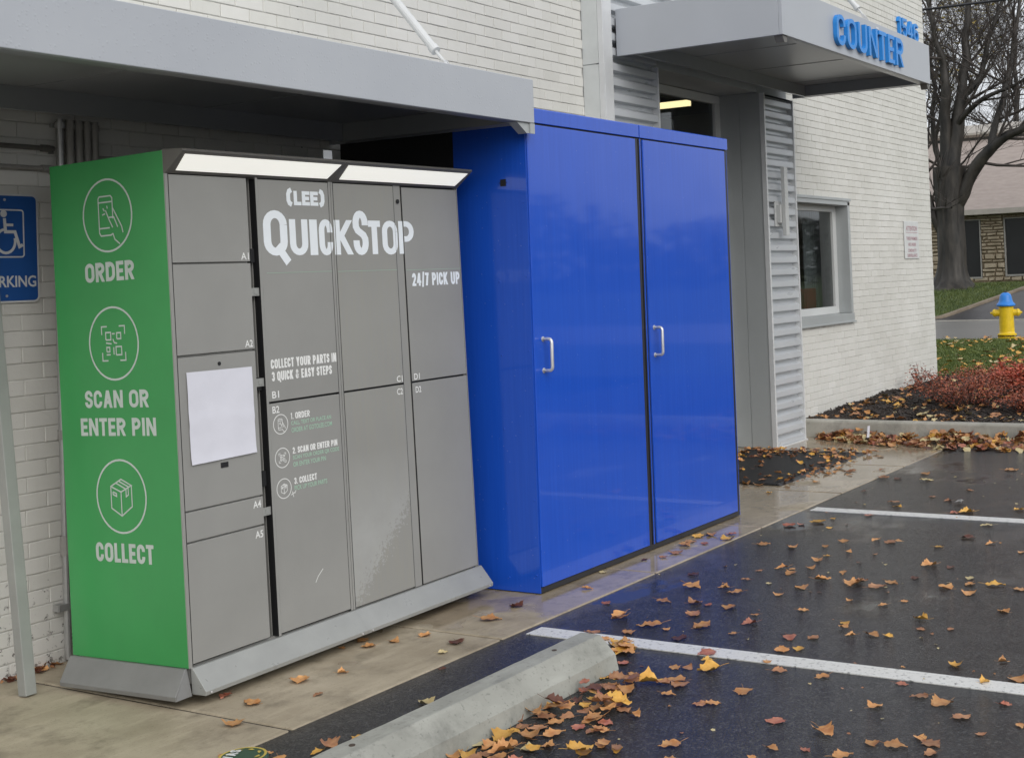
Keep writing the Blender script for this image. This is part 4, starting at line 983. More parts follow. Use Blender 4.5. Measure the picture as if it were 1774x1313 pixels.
# ------------------------------------------------------------------ barberry bushes
def leaf_quad(mb, p, l, k=None, up=.5):
    an = R.uniform(0, 6.28); d = Vector((math.cos(an), math.sin(an), R.uniform(-.5, up))).normalized(); s = d.cross(Vector((R.uniform(-1, 1), R.uniform(-1, 1), 1))).normalized()*l*.32
    nrm = d.cross(s).normalized()*l*.12
    mb.add([p, p+d*l*.5+s+nrm, p+d*l, p+d*l*.5-s+nrm], [(0, 1, 2), (0, 2, 3)], k)
def bush(name, label, x, y, r, h, nst, m0, m1, lf=(.016, .030), dens=70, mix=.5):
    t = thing(name, label, 'bush', (x, y, mound(x, y)), 'red shrubs in the planting bed'); z0 = mound(x, y)-.01
    sm, fm = MB(), MB()
    for i in range(nst):
        a = R.uniform(0, 6.28); rr = r*math.sqrt(R.random()); top = Vector((x+rr*math.cos(a), y+rr*math.sin(a), z0+h*R.uniform(.6, 1.08)*(1-.35*(rr/r)**2)))
        b = Vector((x+rr*.25*math.cos(a)+R.uniform(-.03, .03), y+rr*.25*math.sin(a)+R.uniform(-.03, .03), z0)); mid = b.lerp(top, .5)+Vector((R.uniform(-.05, .05), R.uniform(-.05, .05), .03+.05*R.random()))
        sm.tube([b, mid, top], [.004, .003, .0015], 4)
        for q in range(dens):
            u = R.random()**.8; p = b.lerp(mid, u*2) if u < .5 else mid.lerp(top, u*2-1)
            if u < .18 and R.random() < .7: continue
            p = p+Vector((R.gauss(0, .035), R.gauss(0, .035), R.gauss(0, .02)))
            leaf_quad(fm, p, R.uniform(*lf), 0 if R.random() < mix else 1)
    sm.build('stem', M['twig'], t); fm.build('foliage', [m0, m1], t)
bush('barberry_bush', 'wide dark red low shrub in the mulch by the brick corner', 7.05, .02, .62, .36, 75, M['bush_red'], M['bush_dark'], dens=62)
bush('barberry_bush', 'darkest wine red shrub tucked low behind the wide one', 8.9, .35, .42, .30, 34, M['bush_dark'], M['bush_red'], dens=55)
bush('barberry_bush', 'bright coral red shrub at the right edge of the bed', 8.0, -.24, .33, .40, 55, M['bush_coral'], M['bush_red'], (.026, .046), 60, .7)
bush('barberry_bush', 'sparse small red sprig beside the foot of the brick wall', 8.55, 1.0, .16, .34, 12, M['bush_red'], M['bush_dark'], (.024, .04), 16)
bush('barberry_bush', 'red shrub low in the mulch, nearest to the kerb', 6.75, -.62, .30, .20, 30, M['bush_red'], M['bush_dark'], dens=55)

# ------------------------------------------------------------------ bare trees across the road
def grow(mb, p, d, ln, r, lev, k=0, spread=.55):
    n = 4 if lev > 1 else 3; pts = [p]; rad = [r]; q = p
    for i in range(n):
        d = (d+Vector((R.gauss(0, .13), R.gauss(0, .13), R.gauss(0, .10)+.03))).normalized()
        q = q+d*ln/n; pts.append(q); rad.append(r*(1-.5*(i+1)/n))
    mb.tube(pts, rad, 6 if lev > 3 else (4 if lev > 1 else 3), k, cap=False)
    if lev <= 0: return
    nb = 4 if lev > 1 else 5
    for i in range(nb):
        u = .25+.75*(i+R.random()*.8)/nb; j = min(int(u*n), n-1); a = pts[j].lerp(pts[j+1], min(1, u*n-j))
        ax = Vector((R.gauss(0, 1), R.gauss(0, 1), R.gauss(0, .6))).normalized()
        nd = (d+ax*spread*R.uniform(.8, 1.7)+Vector((0, 0, .12))).normalized()
        grow(mb, a, nd, ln*R.uniform(.50, .78), max(.006, rad[j]*R.uniform(.42, .6)), lev-1, k, spread)
def smooth_pts(pts, per=5):
    P = [Vector(p) for p in pts]; out = []
    for i in range(len(P)-1):
        a, b, c, d = P[max(i-1, 0)], P[i], P[i+1], P[min(i+2, len(P)-1)]
        for k in range(per):
            t = k/per; out.append(.5*((2*b)+(c-a)*t+(2*a-5*b+4*c-d)*t*t+(3*b-a-3*c+d)*t*t*t))
    return out+[P[-1]]
def limb(mb, pts, r0, r1, n=10, wob=.05):
    P = smooth_pts(pts); m_ = len(P); rad = [r0+(r1-r0)*i/(m_-1) for i in range(m_)]
    P = [p+Vector((0, 1, 0))*wob*noise.noise(Vector((p.z*1.5, r0*9, 0)))+Vector((1, 0, 0))*wob*noise.noise(Vector((p.z*1.3, r1*9, 5))) for p in P]
    mb.tube(P, [r*(1+.10*noise.noise(Vector((i*.6, r0*30, 1)))) for i, r in enumerate(rad)], n, cap=False); return P, rad
TL = {
'L1': [(33.8, 8.28, 3.3), (33.6, 7.57, 4.42), (33.4, 7.0, 4.91), (33.2, 6.47, 5.25), (33.0, 5.92, 5.41), (32.6, 4.88, 5.97)],
'L1b': [(33.4, 7.04, 4.88), (33.6, 6.96, 5.49), (33.8, 6.76, 6.27), (34.0, 6.54, 7.32), (34.2, 6.32, 8.7), (34.4, 6.13, 10.44)],
'L2': [(33.8, 8.35, 4.2), (33.9, 8.2, 5.8), (34.0, 7.97, 6.76), (34.2, 7.88, 7.83), (34.4, 7.84, 9.27), (34.6, 7.68, 11.07)],
'L3': [(33.8, 8.52, 4.2), (33.7, 8.46, 6.06), (33.6, 8.36, 6.84), (33.5, 8.45, 7.62), (33.4, 8.52, 8.24), (33.3, 8.68, 9.03), (33.2, 8.8, 10.61)],
'L6': [(33.8, 8.6, 2.3), (33.7, 9.0, 3.1), (33.7, 9.2, 4.0), (33.7, 9.25, 5.6), (33.6, 9.2, 7.4), (33.6, 9.1, 9.6)],
'L4': [(33.9, 8.25, 5.63), (33.6, 7.81, 6.04), (33.4, 7.34, 6.36), (33.2, 6.84, 6.51), (32.8, 5.81, 6.76), (32.4, 4.93, 7.43)],
'L5': [(34.0, 7.98, 6.67), (34.4, 7.59, 7.11), (34.6, 7.42, 7.83), (34.8, 7.15, 8.89), (35.0, 6.75, 9.94), (35.2, 6.31, 10.98)]}
tr = thing('bare_tree', 'big bare forked tree across the road before the stone house', 'tree', (33.8, 8.49, .85))
tk, cr = MB(), MB()
P = smooth_pts([(33.8, 8.49, .70), (33.8, 8.48, 1.1), (33.8, 8.45, 1.86), (33.8, 8.46, 2.91), (33.8, 8.44, 3.79), (33.8, 8.42, 4.5)], 14)
def trad(z): return .40+.34*math.exp(-(z-.85)/.28)+.05*max(0, z-2.8)
vs, fs, n = [], [], 72
for i, p in enumerate(P):
    for j in range(n):
        a = 6.2832*j/n; r = trad(p.z)*(1+.13*noise.noise(Vector((math.cos(a)*1.6, math.sin(a)*1.6, p.z*.5)))+.07*noise.noise(Vector((math.cos(a)*5, math.sin(a)*5, p.z*.8)))+.035*noise.noise(Vector((math.cos(a)*14, math.sin(a)*14, p.z*1.6))))
        vs.append(p+Vector((math.cos(a)*r, math.sin(a)*r, 0)))
for i in range(len(P)-1): fs += [(i*n+j, i*n+(j+1) % n, (i+1)*n+(j+1) % n, (i+1)*n+j) for j in range(n)]
tk.add(vs, fs)
spec = {'L1': (.25, .10), 'L1b': (.15, .05), 'L2': (.30, .07), 'L3': (.24, .05), 'L6': (.17, .06), 'L4': (.12, .04), 'L5': (.13, .04)}
for k_, pts in TL.items():
    LP, lr = limb(tk, pts, spec[k_][0]*.86, spec[k_][1]*.8, n=10, wob=.12)
    for i in range(3, len(LP), 1):
        for rep in range(1):
            if R.random() < .5:
                d = (LP[i]-LP[i-1]).normalized(); ax = Vector((R.gauss(0, 1), R.gauss(0, 1), R.gauss(0, .5))).normalized()
                grow(cr, LP[i], (d*.6+ax+Vector((0, 0, .25))).normalized(), R.uniform(.9, 2.3), min(lr[i]*.45, .05), 3 if R.random() < .55 else 2)
tk.build('trunk', M['bark'], tr, smooth=True); cr.build('crown', M['twig'], tr)
def more_tree(x, y, h, rad, label, seed, leaves=0, lv=5):
    global R
    keep = R; R = random.Random(seed)
    z = terr(x); t = thing('bare_tree', label, 'tree', (x, y, z)); a, b = MB(), MB()
    LP, lr = limb(a, [(x, y, z-.1), (x+.1, y-.05, z+h*.3), (x, y+.1, z+h*.6), (x+.2, y, z+h)], rad, rad*.2, 10, .2)
    for i in range(4, len(LP)):
        for rep in range(2):
            ax = Vector((R.gauss(0, 1), R.gauss(0, 1), .3)).normalized(); grow(b, LP[i], (ax+Vector((0, 0, .5))).normalized(), h*R.uniform(.18, .34), lr[i]*.45, 4 if lv > 4 else 3)
    a.build('trunk', M['bark'], t, smooth=True); b.build('crown', M['twig'], t)
    if leaves:
        f = MB(); vv = [v for v in b.v if 7.2 < v.z < 11.5]
        for i in range(leaves):
            p = R.choice(vv)+Vector((R.gauss(0, .15), R.gauss(0, .15), R.gauss(0, .15))); leaf_quad(f, p, R.uniform(.10, .2))
        f.build('foliage', M['leaf_green'], t)
    R = keep
more_tree(37.5, 10.0, 11, .16, 'slim tree with a few yellow green leaves beside the brick corner', 4, 1500, 4)
more_tree(41, 4.2, 12, .30, 'bare tree beyond the driveway, right of the big forked tree', 9)
more_tree(62, 13.5, 14, .3, 'distant bare tree rising behind the stone house roof', 13)
more_tree(66, 9, 15, .3, 'farthest bare tree behind the stone house', 21)

# ------------------------------------------------------------------ unseen woods, added to darken reflections in doors and window
f = MB()
for i in range(9000):
    x = R.uniform(-60, 190); h = 7.6+2.6*noise.noise(Vector((x*.05, 2, 0)))+1.6*noise.noise(Vector((x*.21, 5, 0)))-1.0*max(0, min(4, (x-84)*.12))*(x < 112)
    leaf_quad(f, Vector((x, -62+R.gauss(0, 2.2), h*R.random()**.75)), R.uniform(.8, 2.0))
tag(f.build('reflection_woods', M['bark']), 'unseen dark wood beyond the lot, shaped for reflections in the blue doors', 'woods', kind='stuff')

# ------------------------------------------------------------------ stone house, cable
hs_ = thing('stone_house', 'low tan stone house with pinkish shingle roof across the road', 'house', (48, 10, terr(48)))
HOL = [(11.66, 12.42, 1.0, 3.36), (8.6, 10.70, 1.06, 3.36), (14.2, 15.6, 1.0, 3.36)]
z0, z1, HX0 = .3, 3.62, 48.0
mb = MB(); rr = random.Random(3); z = z0
while z < z1:
    hh = rr.choice((.09, .12, .15, .19, .24)); zb = min(z1, z+hh); yq = -8.0
    while yq < 26:
        ll = rr.uniform(.16, .62); a, b = yq+.012, min(26, yq+ll)-.012; yq += ll
        za, zc = z+.012, zb-.012
        if zc-za < .03: continue
        bad = any(b > h[0]+.0 and a < h[1] and zc > h[2] and za < h[3] for h in HOL)
        if bad:
            for h in HOL:
                if zc > h[2] and za < h[3]:
                    if a < h[0] < b and h[0]-a > .06: b = h[0]; bad = False; break
                    if a < h[1] < b and b-h[1] > .06: a = h[1]; bad = False; break
            if bad: continue
        d = rr.uniform(0, .07); e = min(.03, (zc-za)*.3); j = lambda: rr.uniform(-.022, .022)
        f = [(HX0-d, a+e, za+e+j()), (HX0-d, b-e, za+e+j()), (HX0-d, b-e, zc-e+j()), (HX0-d, a+e, zc-e+j())]; g = [(HX0+.09, a, za), (HX0+.09, b, za), (HX0+.09, b, zc), (HX0+.09, a, zc)]
        mb.add(f+g, [(3, 2, 1, 0)]+[(i, (i+1) % 4, (i+1) % 4+4, i+4) for i in range(4)], 0)
    z = zb
ys = sorted(set([-8, 26]+[h for q in HOL for h in q[:2]])); zs = sorted(set([z0, z1]+[h for q in HOL for h in q[2:]]))
for a, b in zip(ys[:-1], ys[1:]):
    for c_, d_ in zip(zs[:-1], zs[1:]):
        if any(a >= q[0] and b <= q[1] and c_ >= q[2] and d_ <= q[3] for q in HOL): continue
        mb.box(HX0+.06, HX0+.3, a, b, c_, d_, 1)
mb.build('wall', [M['stone'], M['stone_joint']], hs_)
for (a, b, c_, d_) in HOL:
    w_ = MB().box(HX0-.02, HX0+.12, a, a+.05, c_, d_).box(HX0-.02, HX0+.12, b-.05, b, c_, d_).box(HX0-.03, HX0+.12, a, b, c_-.07, c_-.001).box(HX0-.02, HX0+.12, a+.051, b-.051, d_-.04, d_).build('window', M['pipegrey'], hs_)
    MB().box(HX0+.07, HX0+.09, a+.05, b-.05, c_, d_-.04).build('pane', M['dark_glass'], w_)
mb = MB()
mb.prism([(47.45, -9, 3.60), (47.45, -9, 3.72), (53.2, -9, 7.15), (53.2, -9, 6.95)], (0, 36, 0), 0)
mb.prism([(47.42, -9, 3.53), (47.42, -9, 3.74), (47.449, -9, 3.74), (47.449, -9, 3.53)], (0, 36, 0), 1); mb.box(47.46, 48.3, -9, 27, 3.57, 3.59, 1)
mb.prism([(53.1, -9, 7.0), (53.1, -9, 7.30), (53.16, -9, 7.30), (53.16, -9, 7.0)], (0, 36, 0), 2)
mb.prism([(53.17, -9, 7.18), (52.9, -9, 7.32), (52.9, -9, 7.42), (55.2, -9, 8.0), (55.4, -9, 7.9)], (0, 36, 0), 1)
mb.build('roof', [M['roofing'], M['roofcap'], M['bark']], hs_, fix=True)
cbm = MB().tube([(30, 30, 9.4), (30, 20, 8.95), (30, 7.46, 8.61), (30, 5.5, 8.59), (30, 0, 8.62), (30, -20, 9.3)], .035, 8)
tag(cbm.build('overhead_cable', M['seal']), 'black overhead cable crossing in front of the bare tree', 'cable')

# ------------------------------------------------------------------ fallen leaves
def leaf_shape(seed, curl, rough=1.0):
    """lobed leaf of length 1 lying along x, with a stem; returns verts, faces"""
    r_ = random.Random(seed); n_ = 11; asp = r_.uniform(.36, .52); vs, fs = [], []
    wv = [r_.uniform(.78, 1.12) for _ in range(2*n_+4)]; tw = r_.uniform(-.5, .5); b1 = r_.uniform(-.25, .25)
    K = 5
    for i in range(n_+1):
        u = i/n_; w0 = asp*(math.sin(math.pi*min(1, u*1.02+.02)**.72))**.8 if 0 < u < 1 else .004
        for j in range(K):
            s_ = (j/(K-1))*2-1
            ww = w0*(wv[i] if s_ < 0 else wv[i+n_])*(1+.085*(1 if (i % 2) else -1)*(abs(s_) > .9)*rough)
            yy = s_*ww; q = abs(s_)
            z = curl*(ww*q)**2*3.4+.10*curl*math.sin(u*6+tw*3)*q+.10*b1*math.sin(u*3.1+1)+.020*r_.uniform(-1, 1)*q
            z += tw*.35*(u-.5)*s_*asp+.030*math.sin(u*17+seed)*(s_*s_)+.018*math.sin(s_*7+u*9+seed*2)
            x = u-.5; lift = curl*.55*(u-.5)**2*(1 if tw > 0 else .35)
            vs.append([x*(1-.12*curl), yy*(1-.35*curl*q), z+lift])
    for i in range(n_):
        for j in range(K-1): fs.append((i*K+j, (i+1)*K+j, (i+1)*K+j+1, i*K+j+1))
    sb = len(vs); p0 = Vector(vs[2]); a = r_.uniform(-.6, .6); pts = [p0, p0+Vector((-.18, .05*a, .04)), p0+Vector((-.36, .2*a, .05+.08*curl))]
    for p in pts: 
        for dy, dz in ((-.008, 0), (.008, 0), (0, .012)): vs.append([p.x, p.y+dy, p.z+dz])
    for i in range(2):
        for j in range(3): fs.append((sb+i*3+j, sb+i*3+(j+1) % 3, sb+(i+1)*3+(j+1) % 3, sb+(i+1)*3+j))
    mz = min(v[2] for v in vs[:sb])
    for v in vs: v[2] -= mz
    return vs, fs
SHAPES = [leaf_shape(i, c_) for i, c_ in enumerate((.05, .12, .18, .22, .10, .26, .16, .08, .30, .40, .34, .46))]
MESH = {}
def leaf_mesh(k, c_):
    if (k, c_) not in MESH:
        me = bpy.data.meshes.new('fallen_leaf'); vs, fs = SHAPES[k]; me.from_pydata(vs, [], fs); me.materials.append(LEAF[c_])
        me.polygons.foreach_set('use_smooth', [True]*len(me.polygons)); MESH[(k, c_)] = me
    return MESH[(k, c_)]
PROTO = bpy.data.objects.new('fallen_leaf', leaf_mesh(0, 'o'))
CN = {'o': 'orange brown', 'y': 'golden yellow', 'b': 'dull brown', 'd': 'dark wine brown', 'r': 'reddish', 't': 'pale tan'}
def zone(x, y):
    if x > 5.0: return 'at the foot of the kerb', 1
    if 3.15 < x < 5.0 and y > .18: return 'on the black floor mat', 1
    if y > -.30:
        if x < -1.92: return 'on the concrete left of the walk joint', 0
        if x < -.05: return 'on the concrete in front of the parcel locker', 0
        if x < 2.2: return 'on the walk under the blue cabinet doors', 1
        return 'on the wet walk beside the floor mat', 1
    if x < -.72 and y > -.80: return 'on the asphalt strip behind the wheel stop', 0
    if x < -.62 and y > -1.5: return 'in the leaf drift along the wheel stop', 0
    if x < -.62: return 'on asphalt in front of the wheel stop drift', 0
    if x < -.44: return 'on the near white parking line', 0
    if x < .2: return 'on asphalt just beyond the near parking line', 0
    if x < 1.2: return 'on asphalt midway between the parking lines', 0
    if x < 2.42: return 'on wet asphalt approaching the far parking line', 0
    if x < 2.62: return 'on the far white parking line', 0
    return 'on the wet asphalt beyond the far parking line', 0
LV = "1.418,-0.507,0.079,o 1.401,-0.687,0.092,o 1.478,-0.852,0.057,o 1.636,-0.896,0.065,o 1.724,-1.048,0.073,o 1.7,-1.148,0.086,b 1.689,-1.202,0.05,o 1.668,-1.43,0.057,y 1.938,-1.512,0.095,d 1.824,-1.664,0.064,o 2.311,-1.507,0.076,t 2.121,-0.534,0.086,y 1.957,-0.414,0.085,r 2.018,-0.472,0.046,r 1.968,-0.671,0.046,y 2.231,-0.586,0.055,y 2.413,-0.748,0.072,r 1.143,-0.95,0.075,o 1.259,-0.948,0.041,y 0.918,-0.845,0.08,o 0.921,-0.906,0.04,o 0.819,-0.938,0.078,o 0.968,-0.987,0.053,o 0.625,-0.786,0.051,b 0.64,-0.488,0.079,d 0.391,-0.619,0.113,o 0.446,-0.755,0.063,o 0.379,-0.849,0.074,o 0.099,-0.624,0.079,b 0.142,-0.767,0.072,b 0.121,-0.843,0.042,r 0.115,-0.956,0.077,o -0.22,-0.573,0.087,o -0.017,-0.383,0.061,r -0.049,-0.863,0.093,b -0.281,-0.765,0.114,o -0.412,-0.742,0.073,o -0.309,-0.863,0.045,o -0.203,-0.99,0.107,o -0.096,-1.154,0.079,r 0.043,-1.115,0.041,o -0.265,-1.161,0.039,o -0.413,-0.985,0.071,D 0.405,-1.063,0.049,o 0.564,-1.106,0.075,o 0.192,-1.286,0.053,o 0.429,-1.413,0.036,o 0.395,-1.583,0.05,o 0.769,-1.136,0.083,o 0.918,-1.181,0.059,o 0.736,-1.307,0.13,o 0.799,-1.327,0.063,b 0.704,-1.443,0.106,b 0.809,-1.477,0.076,o 0.934,-1.547,0.058,d 1.229,-1.515,0.091,o 1.211,-1.636,0.06,d 1.024,-1.795,0.051,t 0.802,-1.74,0.081,o 0.898,-1.826,0.069,o 0.728,-1.877,0.073,o 0.925,-1.945,0.094,y 0.883,-2.074,0.068,o 1.67,-1.87,0.049,o 0.053,-1.542,0.056,y -0.036,-1.566,0.05,o -0.105,-1.625,0.049,o 0.232,-1.813,0.063,Y 0.081,-1.867,0.047,B -0.081,-1.718,0.071,o -0.065,-1.779,0.052,Y -0.245,-1.412,0.076,r -0.197,-1.504,0.071,b -0.407,-1.452,0.084,o -0.371,-1.513,0.058,y -0.563,-1.193,0.079,r -0.572,-1.466,0.049,o -0.666,-1.564,0.065,b -0.67,-1.737,0.064,o -0.748,-1.302,0.101,y -0.639,-1.235,0.052,y -0.782,-1.175,0.051,o -0.763,-1.222,0.051,b -0.912,-1.25,0.074,o -0.959,-1.217,0.064,b -0.943,-1.544,0.077,o -1.073,-1.312,0.058,o -1.096,-1.505,0.056,o -1.12,-1.463,0.056,b -0.638,-2.039,0.051,r -0.354,-2.148,0.069,Y -0.504,-2.306,0.041,Y -0.236,-2.302,0.041,O -0.44,-2.408,0.069,O -0.752,-2.14,0.071,b -0.797,-2.232,0.084,o -0.904,-2.038,0.056,o 0.478,-2.102,0.064,o -0.897,-2.342,0.073,b -1.173,-1.785,0.068,r -1.227,-1.984,0.092,O -1.247,-2.149,0.059,o -1.241,-2.231,0.077,o -1.179,-2.33,0.078,b -1.145,-2.282,0.052,o -0.908,-2.538,0.045,o -1.383,-1.985,0.043,R -1.384,-2.110,0.072,o -1.414,-1.884,0.051,o -1.515,-1.564,0.082,o -1.627,-1.433,0.056,y -1.606,-1.363,0.065,o -1.681,-1.348,0.065,y -1.637,-1.642,0.059,o -1.492,-1.285,0.067,o -1.319,-1.319,0.055,O -1.417,-1.206,0.101,o -1.249,-1.194,0.113,o 1.228,-0.117,0.086,o 1.47,-0.066,0.067,y 1.539,-0.112,0.075,o 1.457,-0.252,0.081,y 1.596,-0.214,0.067,r 1.034,-0.161,0.077,b 1.305,-0.195,0.051,r 0.505,-0.028,0.051,t 0.827,-0.085,0.041,d 0.915,-0.15,0.049,b 0.175,-0.15,0.057,O 1.33,-0.093,0.073,o -1.262,-2.349,0.051,b -0.72,-2.438,0.047,r -1.501,-1.85,0.035,o -1.028,-2.44,0.035,b 0.124,-1.978,0.039,b 0.498,-1.65,0.036,o 1.169,-1.17,0.038,d 3.783,-0.681,0.064,t 3.448,-1.071,0.053,b 3.142,-0.91,0.051,b 2.873,-0.739,0.092,b 3.034,-1.046,0.059,b 4.049,-0.555,0.085,o 4.383,-1.101,0.106,o 3.718,-0.657,0.073,t 2.725,-0.817,0.066,y 2.835,-1.56,0.073,Y 2.682,-1.268,0.104,y 2.624,-1.223,0.064,r 3.222,-0.401,0.044,d 3.804,-0.327,0.112,B 3.776,-0.442,0.074,D 1.399,-1.023,0.042,o 1.383,-1.172,0.036,b 0.827,-0.76,0.04,b 0.596,-0.925,0.035,t -0.472,-0.059,0.099,o -0.234,-0.02,0.079,d -0.785,0.056,0.064,o -0.916,0.111,0.051,o -1.021,0.166,0.063,o -0.964,0.254,0.059,o -1.079,0.256,0.04,o -0.838,-0.153,0.068,D -0.97,-0.192,0.043,t -1.137,-0.322,0.035,d -1.341,0.003,0.042,O -1.483,0.088,0.084,o -1.59,-0.106,0.043,b -1.762,0.056,0.081,o -1.743,0.214,0.058,r -1.947,-0.064,0.082,o -1.488,-0.532,0.073,t -1.966,-0.528,0.081,B -2.03,-0.533,0.059,Y -1.867,-0.575,0.069,y -2.101,-0.388,0.035,o -2.131,-0.468,0.059,o -2.19,-0.278,0.039,o -1.51,-0.957,0.069,B -1.683,-1.022,0.092,Y -1.629,-1.092,0.083,O -1.576,-1.159,0.083,o -1.550,-1.074,0.068,b -1.346,-0.996,0.062,Y -1.424,-1.005,0.052,O -1.36,-1.06,0.079,o -1.476,-1.1,0.068,O -1.054,-0.923,0.037,D -1.003,-1.01,0.084,Y -1.153,-1.014,0.073,R -1.26,-1.034,0.062,D -1.215,-1.074,0.045,y -1.246,-1.202,0.105,Y -1.097,-1.15,0.081,O -1.405,-1.206,0.068,o -1.42,-1.263,0.059,r -1.497,-1.2,0.059,r -1.494,-1.283,0.05,o -1.605,-1.371,0.065,o -1.627,-1.438,0.056,b -1.692,-1.338,0.088,Y -1.729,-1.163,0.057,t -1.791,-1.098,0.081,O -1.752,-0.973,0.066,t -1.868,-1.025,0.073,Y -1.878,-0.976,0.065,O -1.83,-1.19,0.056,R -0.661,-0.862,0.129,Y -0.613,-0.799,0.08,Y -0.621,-0.872,0.08,y -0.537,-0.706,0.072,o -0.465,-0.59,0.073,b -0.223,-0.575,0.087,o -1.448,-1.042,0.069,b -1.464,-1.004,0.061,O -1.56,-1.023,0.06,b -1.614,-1.013,0.059,y -1.772,-1.036,0.066,O -1.833,-1.054,0.065,b -1.73,-1.08,0.066,O -1.423,-1.102,0.06,b -1.291,-1.094,0.062,y -1.297,-1.147,0.07,O -1.221,-1.128,0.062,R -1.069,-1.073,0.064,O -1.082,-1.04,0.055,b -1.166,-1.053,0.054,O -1.38,-1.142,0.06,b -1.324,-1.212,0.069,o -1.28,-1.252,0.061,b -1.511,-1.256,0.05,b -1.678,-1.201,0.049,o -1.895,-1.065,0.064,b -1.857,-1.128,0.072,o -0.8,-0.948,0.058,r -0.535,-0.808,0.061,o -0.549,-0.771,0.061,Y -0.707,-0.836,0.059,O -0.695,-0.911,0.059,O -0.918,-1.062,0.056,o -0.997,-1.1,0.055,b 4.696,1.238,0.064,o 4.942,1.319,0.058,b 5.006,1.279,0.058,o 4.472,0.915,0.083,b 4.768,0.051,0.067,o 4.854,1.011,0.064,b 4.891,0.858,0.071,b 4.86,0.769,0.057,o 5.08,0.727,0.072,O 4.551,0.401,0.082,y 4.655,0.372,0.069,o 4.537,0.267,0.068,y 3.461,0.047,0.054,o 4.239,0.341,0.079,b 4.218,0.249,0.079,o 4.114,0.138,0.091,o 3.975,0.014,0.076,b 3.923,0.207,0.064,b 3.911,0.095,0.076,o 3.823,0.112,0.076,o 4.699,0.594,0.055,o 4.608,0.762,0.055,b 4.020,-0.008,0.066,b 4.120,-0.199,0.066,b 3.829,-0.058,0.05,o 3.237,0.497,0.073,O 3.37,0.435,0.074,b 3.523,0.461,0.062,O 3.229,0.388,0.072,o 2.958,0.182,0.041,Y -0.659,-0.629,0.087,o -0.725,-0.625,0.088,b -1.907,-1.141,0.089,O -1.016,-1.12,0.074,o -0.698,-0.703,0.067,O -1.126,-1.116,0.065,o -1.011,-1.115,0.083,b -2.196,-1.032,0.066,b -1.412,-1.035,0.089,o -1.163,-1.049,0.062,d -0.965,-1.293,0.082,b -0.96,-1.175,0.093,Y -1.737,-1.183,0.065,Y -2.143,-1.005,0.086,y -2.196,-1.048,0.06,o -0.628,-0.863,0.095,o -1.957,-1.14,0.063,d -1.38,-1.035,0.088,d -1.118,-1.091,0.072,b -1.07,-1.099,0.071,B -0.726,-0.644,0.091,b -1.288,-1.168,0.076,B -1.908,-1.13,0.089,b -2.143,-1.349,0.094,B -1.988,-1.122,0.071,r -1.152,-1.001,0.06,r -2.019,-1.035,0.068,O"
rl = random.Random(11); first = True; pile = {}
def put_leaf(x, y, s_, c_, z=0.0, tilt=.16):
    global first
    hot = c_.isupper() and rl.random() < .6; c2 = c_.lower(); k = rl.choice((8, 9, 10, 11)) if hot else rl.choice((0, 1, 2, 3, 4, 5, 6, 7))
    if first: o = PROTO; first = False; o.data = leaf_mesh(k, c2)
    else: o = PROTO.copy(); o.data = leaf_mesh(k, c2)
    COL.objects.link(o); sc = s_*(1.0 if not hot else 1.12); o.scale = (sc, sc*rl.uniform(.85, 1.15), sc*rl.uniform(.8, 1.2))
    o.rotation_euler = (rl.uniform(-tilt, tilt), rl.uniform(-tilt, tilt), rl.uniform(0, 6.28)); o.location = (x, y, z+.002+sc*.45*abs(math.sin(tilt*.5)))
    size = 'small' if s_ < .052 else ('large' if s_ > .08 else 'medium sized')
    zn, far = zone(x, y); o['label'] = f"{size} {CN[c2]} {'curled' if hot else 'flat'} leaf {zn}"; o['category'] = 'leaf'; o['group'] = 'fallen leaves on the ground'
for it in LV.split():
    x, y, s_, c_ = it.split(','); x, y, s_ = float(x), float(y), float(s_)
    cell = (int(x*14), int(y*14)); lay = pile.get(cell, 0); pile[cell] = lay+1
    base = -.006 if y < -.30 else 0.0
    if 3.25 < x < 4.92 and y > .26: base = .013
    put_leaf(x, y, s_, c_, base+lay*.010, .05+.09*min(lay, 2))
def heap(name, label, n, fx, sizes, cols, kind='stuff', tilt=.6):
    mb = MB(); mats = list(LEAF.values()); keys = list(LEAF)
    for i in range(n):
        x, y, z = fx(i); vs, fs = SHAPES[rl.randrange(12)]; s_ = rl.uniform(*sizes)
        mt_ = Matrix.Translation((x, y, z)) @ Matrix.Rotation(rl.uniform(0, 6.28), 4, 'Z') @ Matrix.Rotation(rl.uniform(-tilt, tilt), 4, 'X') @ Matrix.Rotation(rl.uniform(-tilt, tilt), 4, 'Y') @ Matrix.Scale(s_, 4)
        mb.add([mt_ @ Vector(v) for v in vs], fs, keys.index(rl.choice(cols)))
    tag(mb.build(name, mats, smooth=True), label, 'leaf litter', kind=kind)
def kerb_heap(i):
    y = 1.0-5.0*rl.random()**1.15; wd = .08+.42*min(1, max(0, (1.05-y)/.9)); d = wd*rl.random()**1.4
    return 5.80-d, y, .004+.075*(1-d/max(wd, .01))*rl.random()*min(1, (1.15-y)*2)
heap('leaf_drift', 'brown and yellow leaves drifted along the foot of the concrete kerb', 950, kerb_heap, (.06, .11), 'ooybbrtod', tilt=.5)
def bed_leaf(i):
    x = 6.0+3.6*rl.random()**1.5; y = 1.2-3.5*rl.random(); return x, y, mound(x, y)+.012
heap('bed_leaves', 'scattered yellow and tan leaves lying on the dark mulch', 620, bed_leaf, (.05, .10), 'otobtybo', tilt=.45)
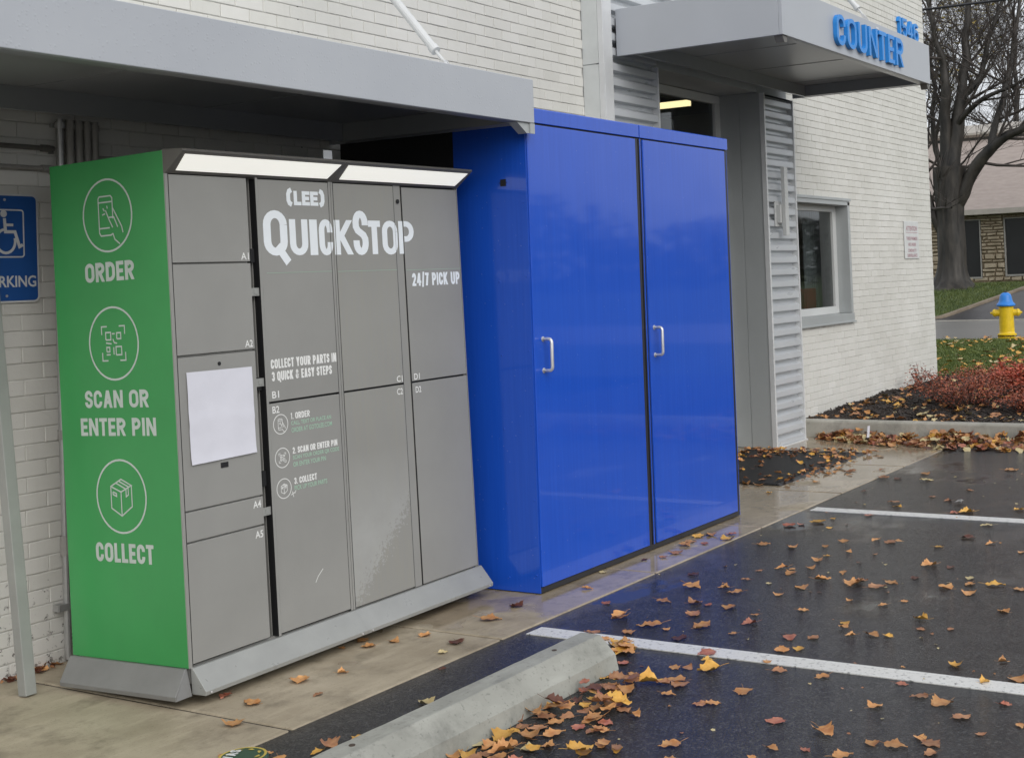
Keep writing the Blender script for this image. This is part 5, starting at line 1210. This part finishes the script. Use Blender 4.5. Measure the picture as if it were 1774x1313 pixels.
def lawn_leaf(i):
    x, y, z = near_lawn(); return x, y, z+.05
heap('lawn_leaves', 'yellow leaves scattered over the short lawn by the hydrant', 380, lawn_leaf, (.07, .13), 'yyyto', tilt=.4)
def mat_leaf(i):
    while True:
        x, y = rl.uniform(3.3, 5.0), rl.uniform(.15, 1.25)
        if rl.random() < .06+.94*max(0, min(1, (x-4.3)*1.6)) or (y < .33 and rl.random() < .5): return x, y, .015+.01*rl.random()
heap('mat_leaf_bits', 'torn brown leaf bits caught on the black floor mat', 220, mat_leaf, (.02, .065), 'obbody', tilt=.4)
def grit(i): 
    x, y = rl.uniform(-3, 5.6), -.3-4.5*rl.random(); return x, y, -.004
heap('leaf_bits', 'tiny leaf fragments and grit scattered on the wet asphalt', 420, grit, (.006, .022), 'obtbdt', tilt=.2)
def seam(i):
    x = rl.uniform(-2.4, -1.7); return x, 1.235-.05*rl.random(), .004
heap('wall_foot_litter', 'brown leaf litter gathered along the foot of the brick wall', 60, seam, (.02, .05), 'bbdo', tilt=.5)
tag(MB().add([Vector((5.44, .42, .06))+Vector(p) for p in ((0, 0, 0), (.03, -.008, 0), (.028, -.02, .10), (-.004, -.012, .10), (0, .004, 0), (.03, -.004, 0), (.028, -.016, .10), (-.004, -.008, .10))], [(3,2,1,0),(4,5,6,7),(0,1,5,4),(1,2,6,5),(2,3,7,6),(3,0,4,7)]).build('paper_scrap', M['paper'], fix=True), 'white paper scrap sticking up from the leaf drift at the kerb', 'litter')
for i, (x, y, s_, lb_) in enumerate(((2.95, -1.15, .07, 'small crushed pale plastic scrap on wet asphalt beyond the far line'),)):
    mb = MB(); q = random.Random(i)
    vs = [(x+s_*(a-.5)*1.3, y+s_*(b-.5)*.6, .004+.02*q.random()) for a in (0, .25, .5, .75, 1) for b in (0, .5, 1)]
    mb.add(vs, [(a*3+b, (a+1)*3+b, (a+1)*3+b+1, a*3+b+1) for a in range(4) for b in range(2)])
    tag(mb.build('plastic_scrap', M['pipegrey'], smooth=False), lb_, 'litter')
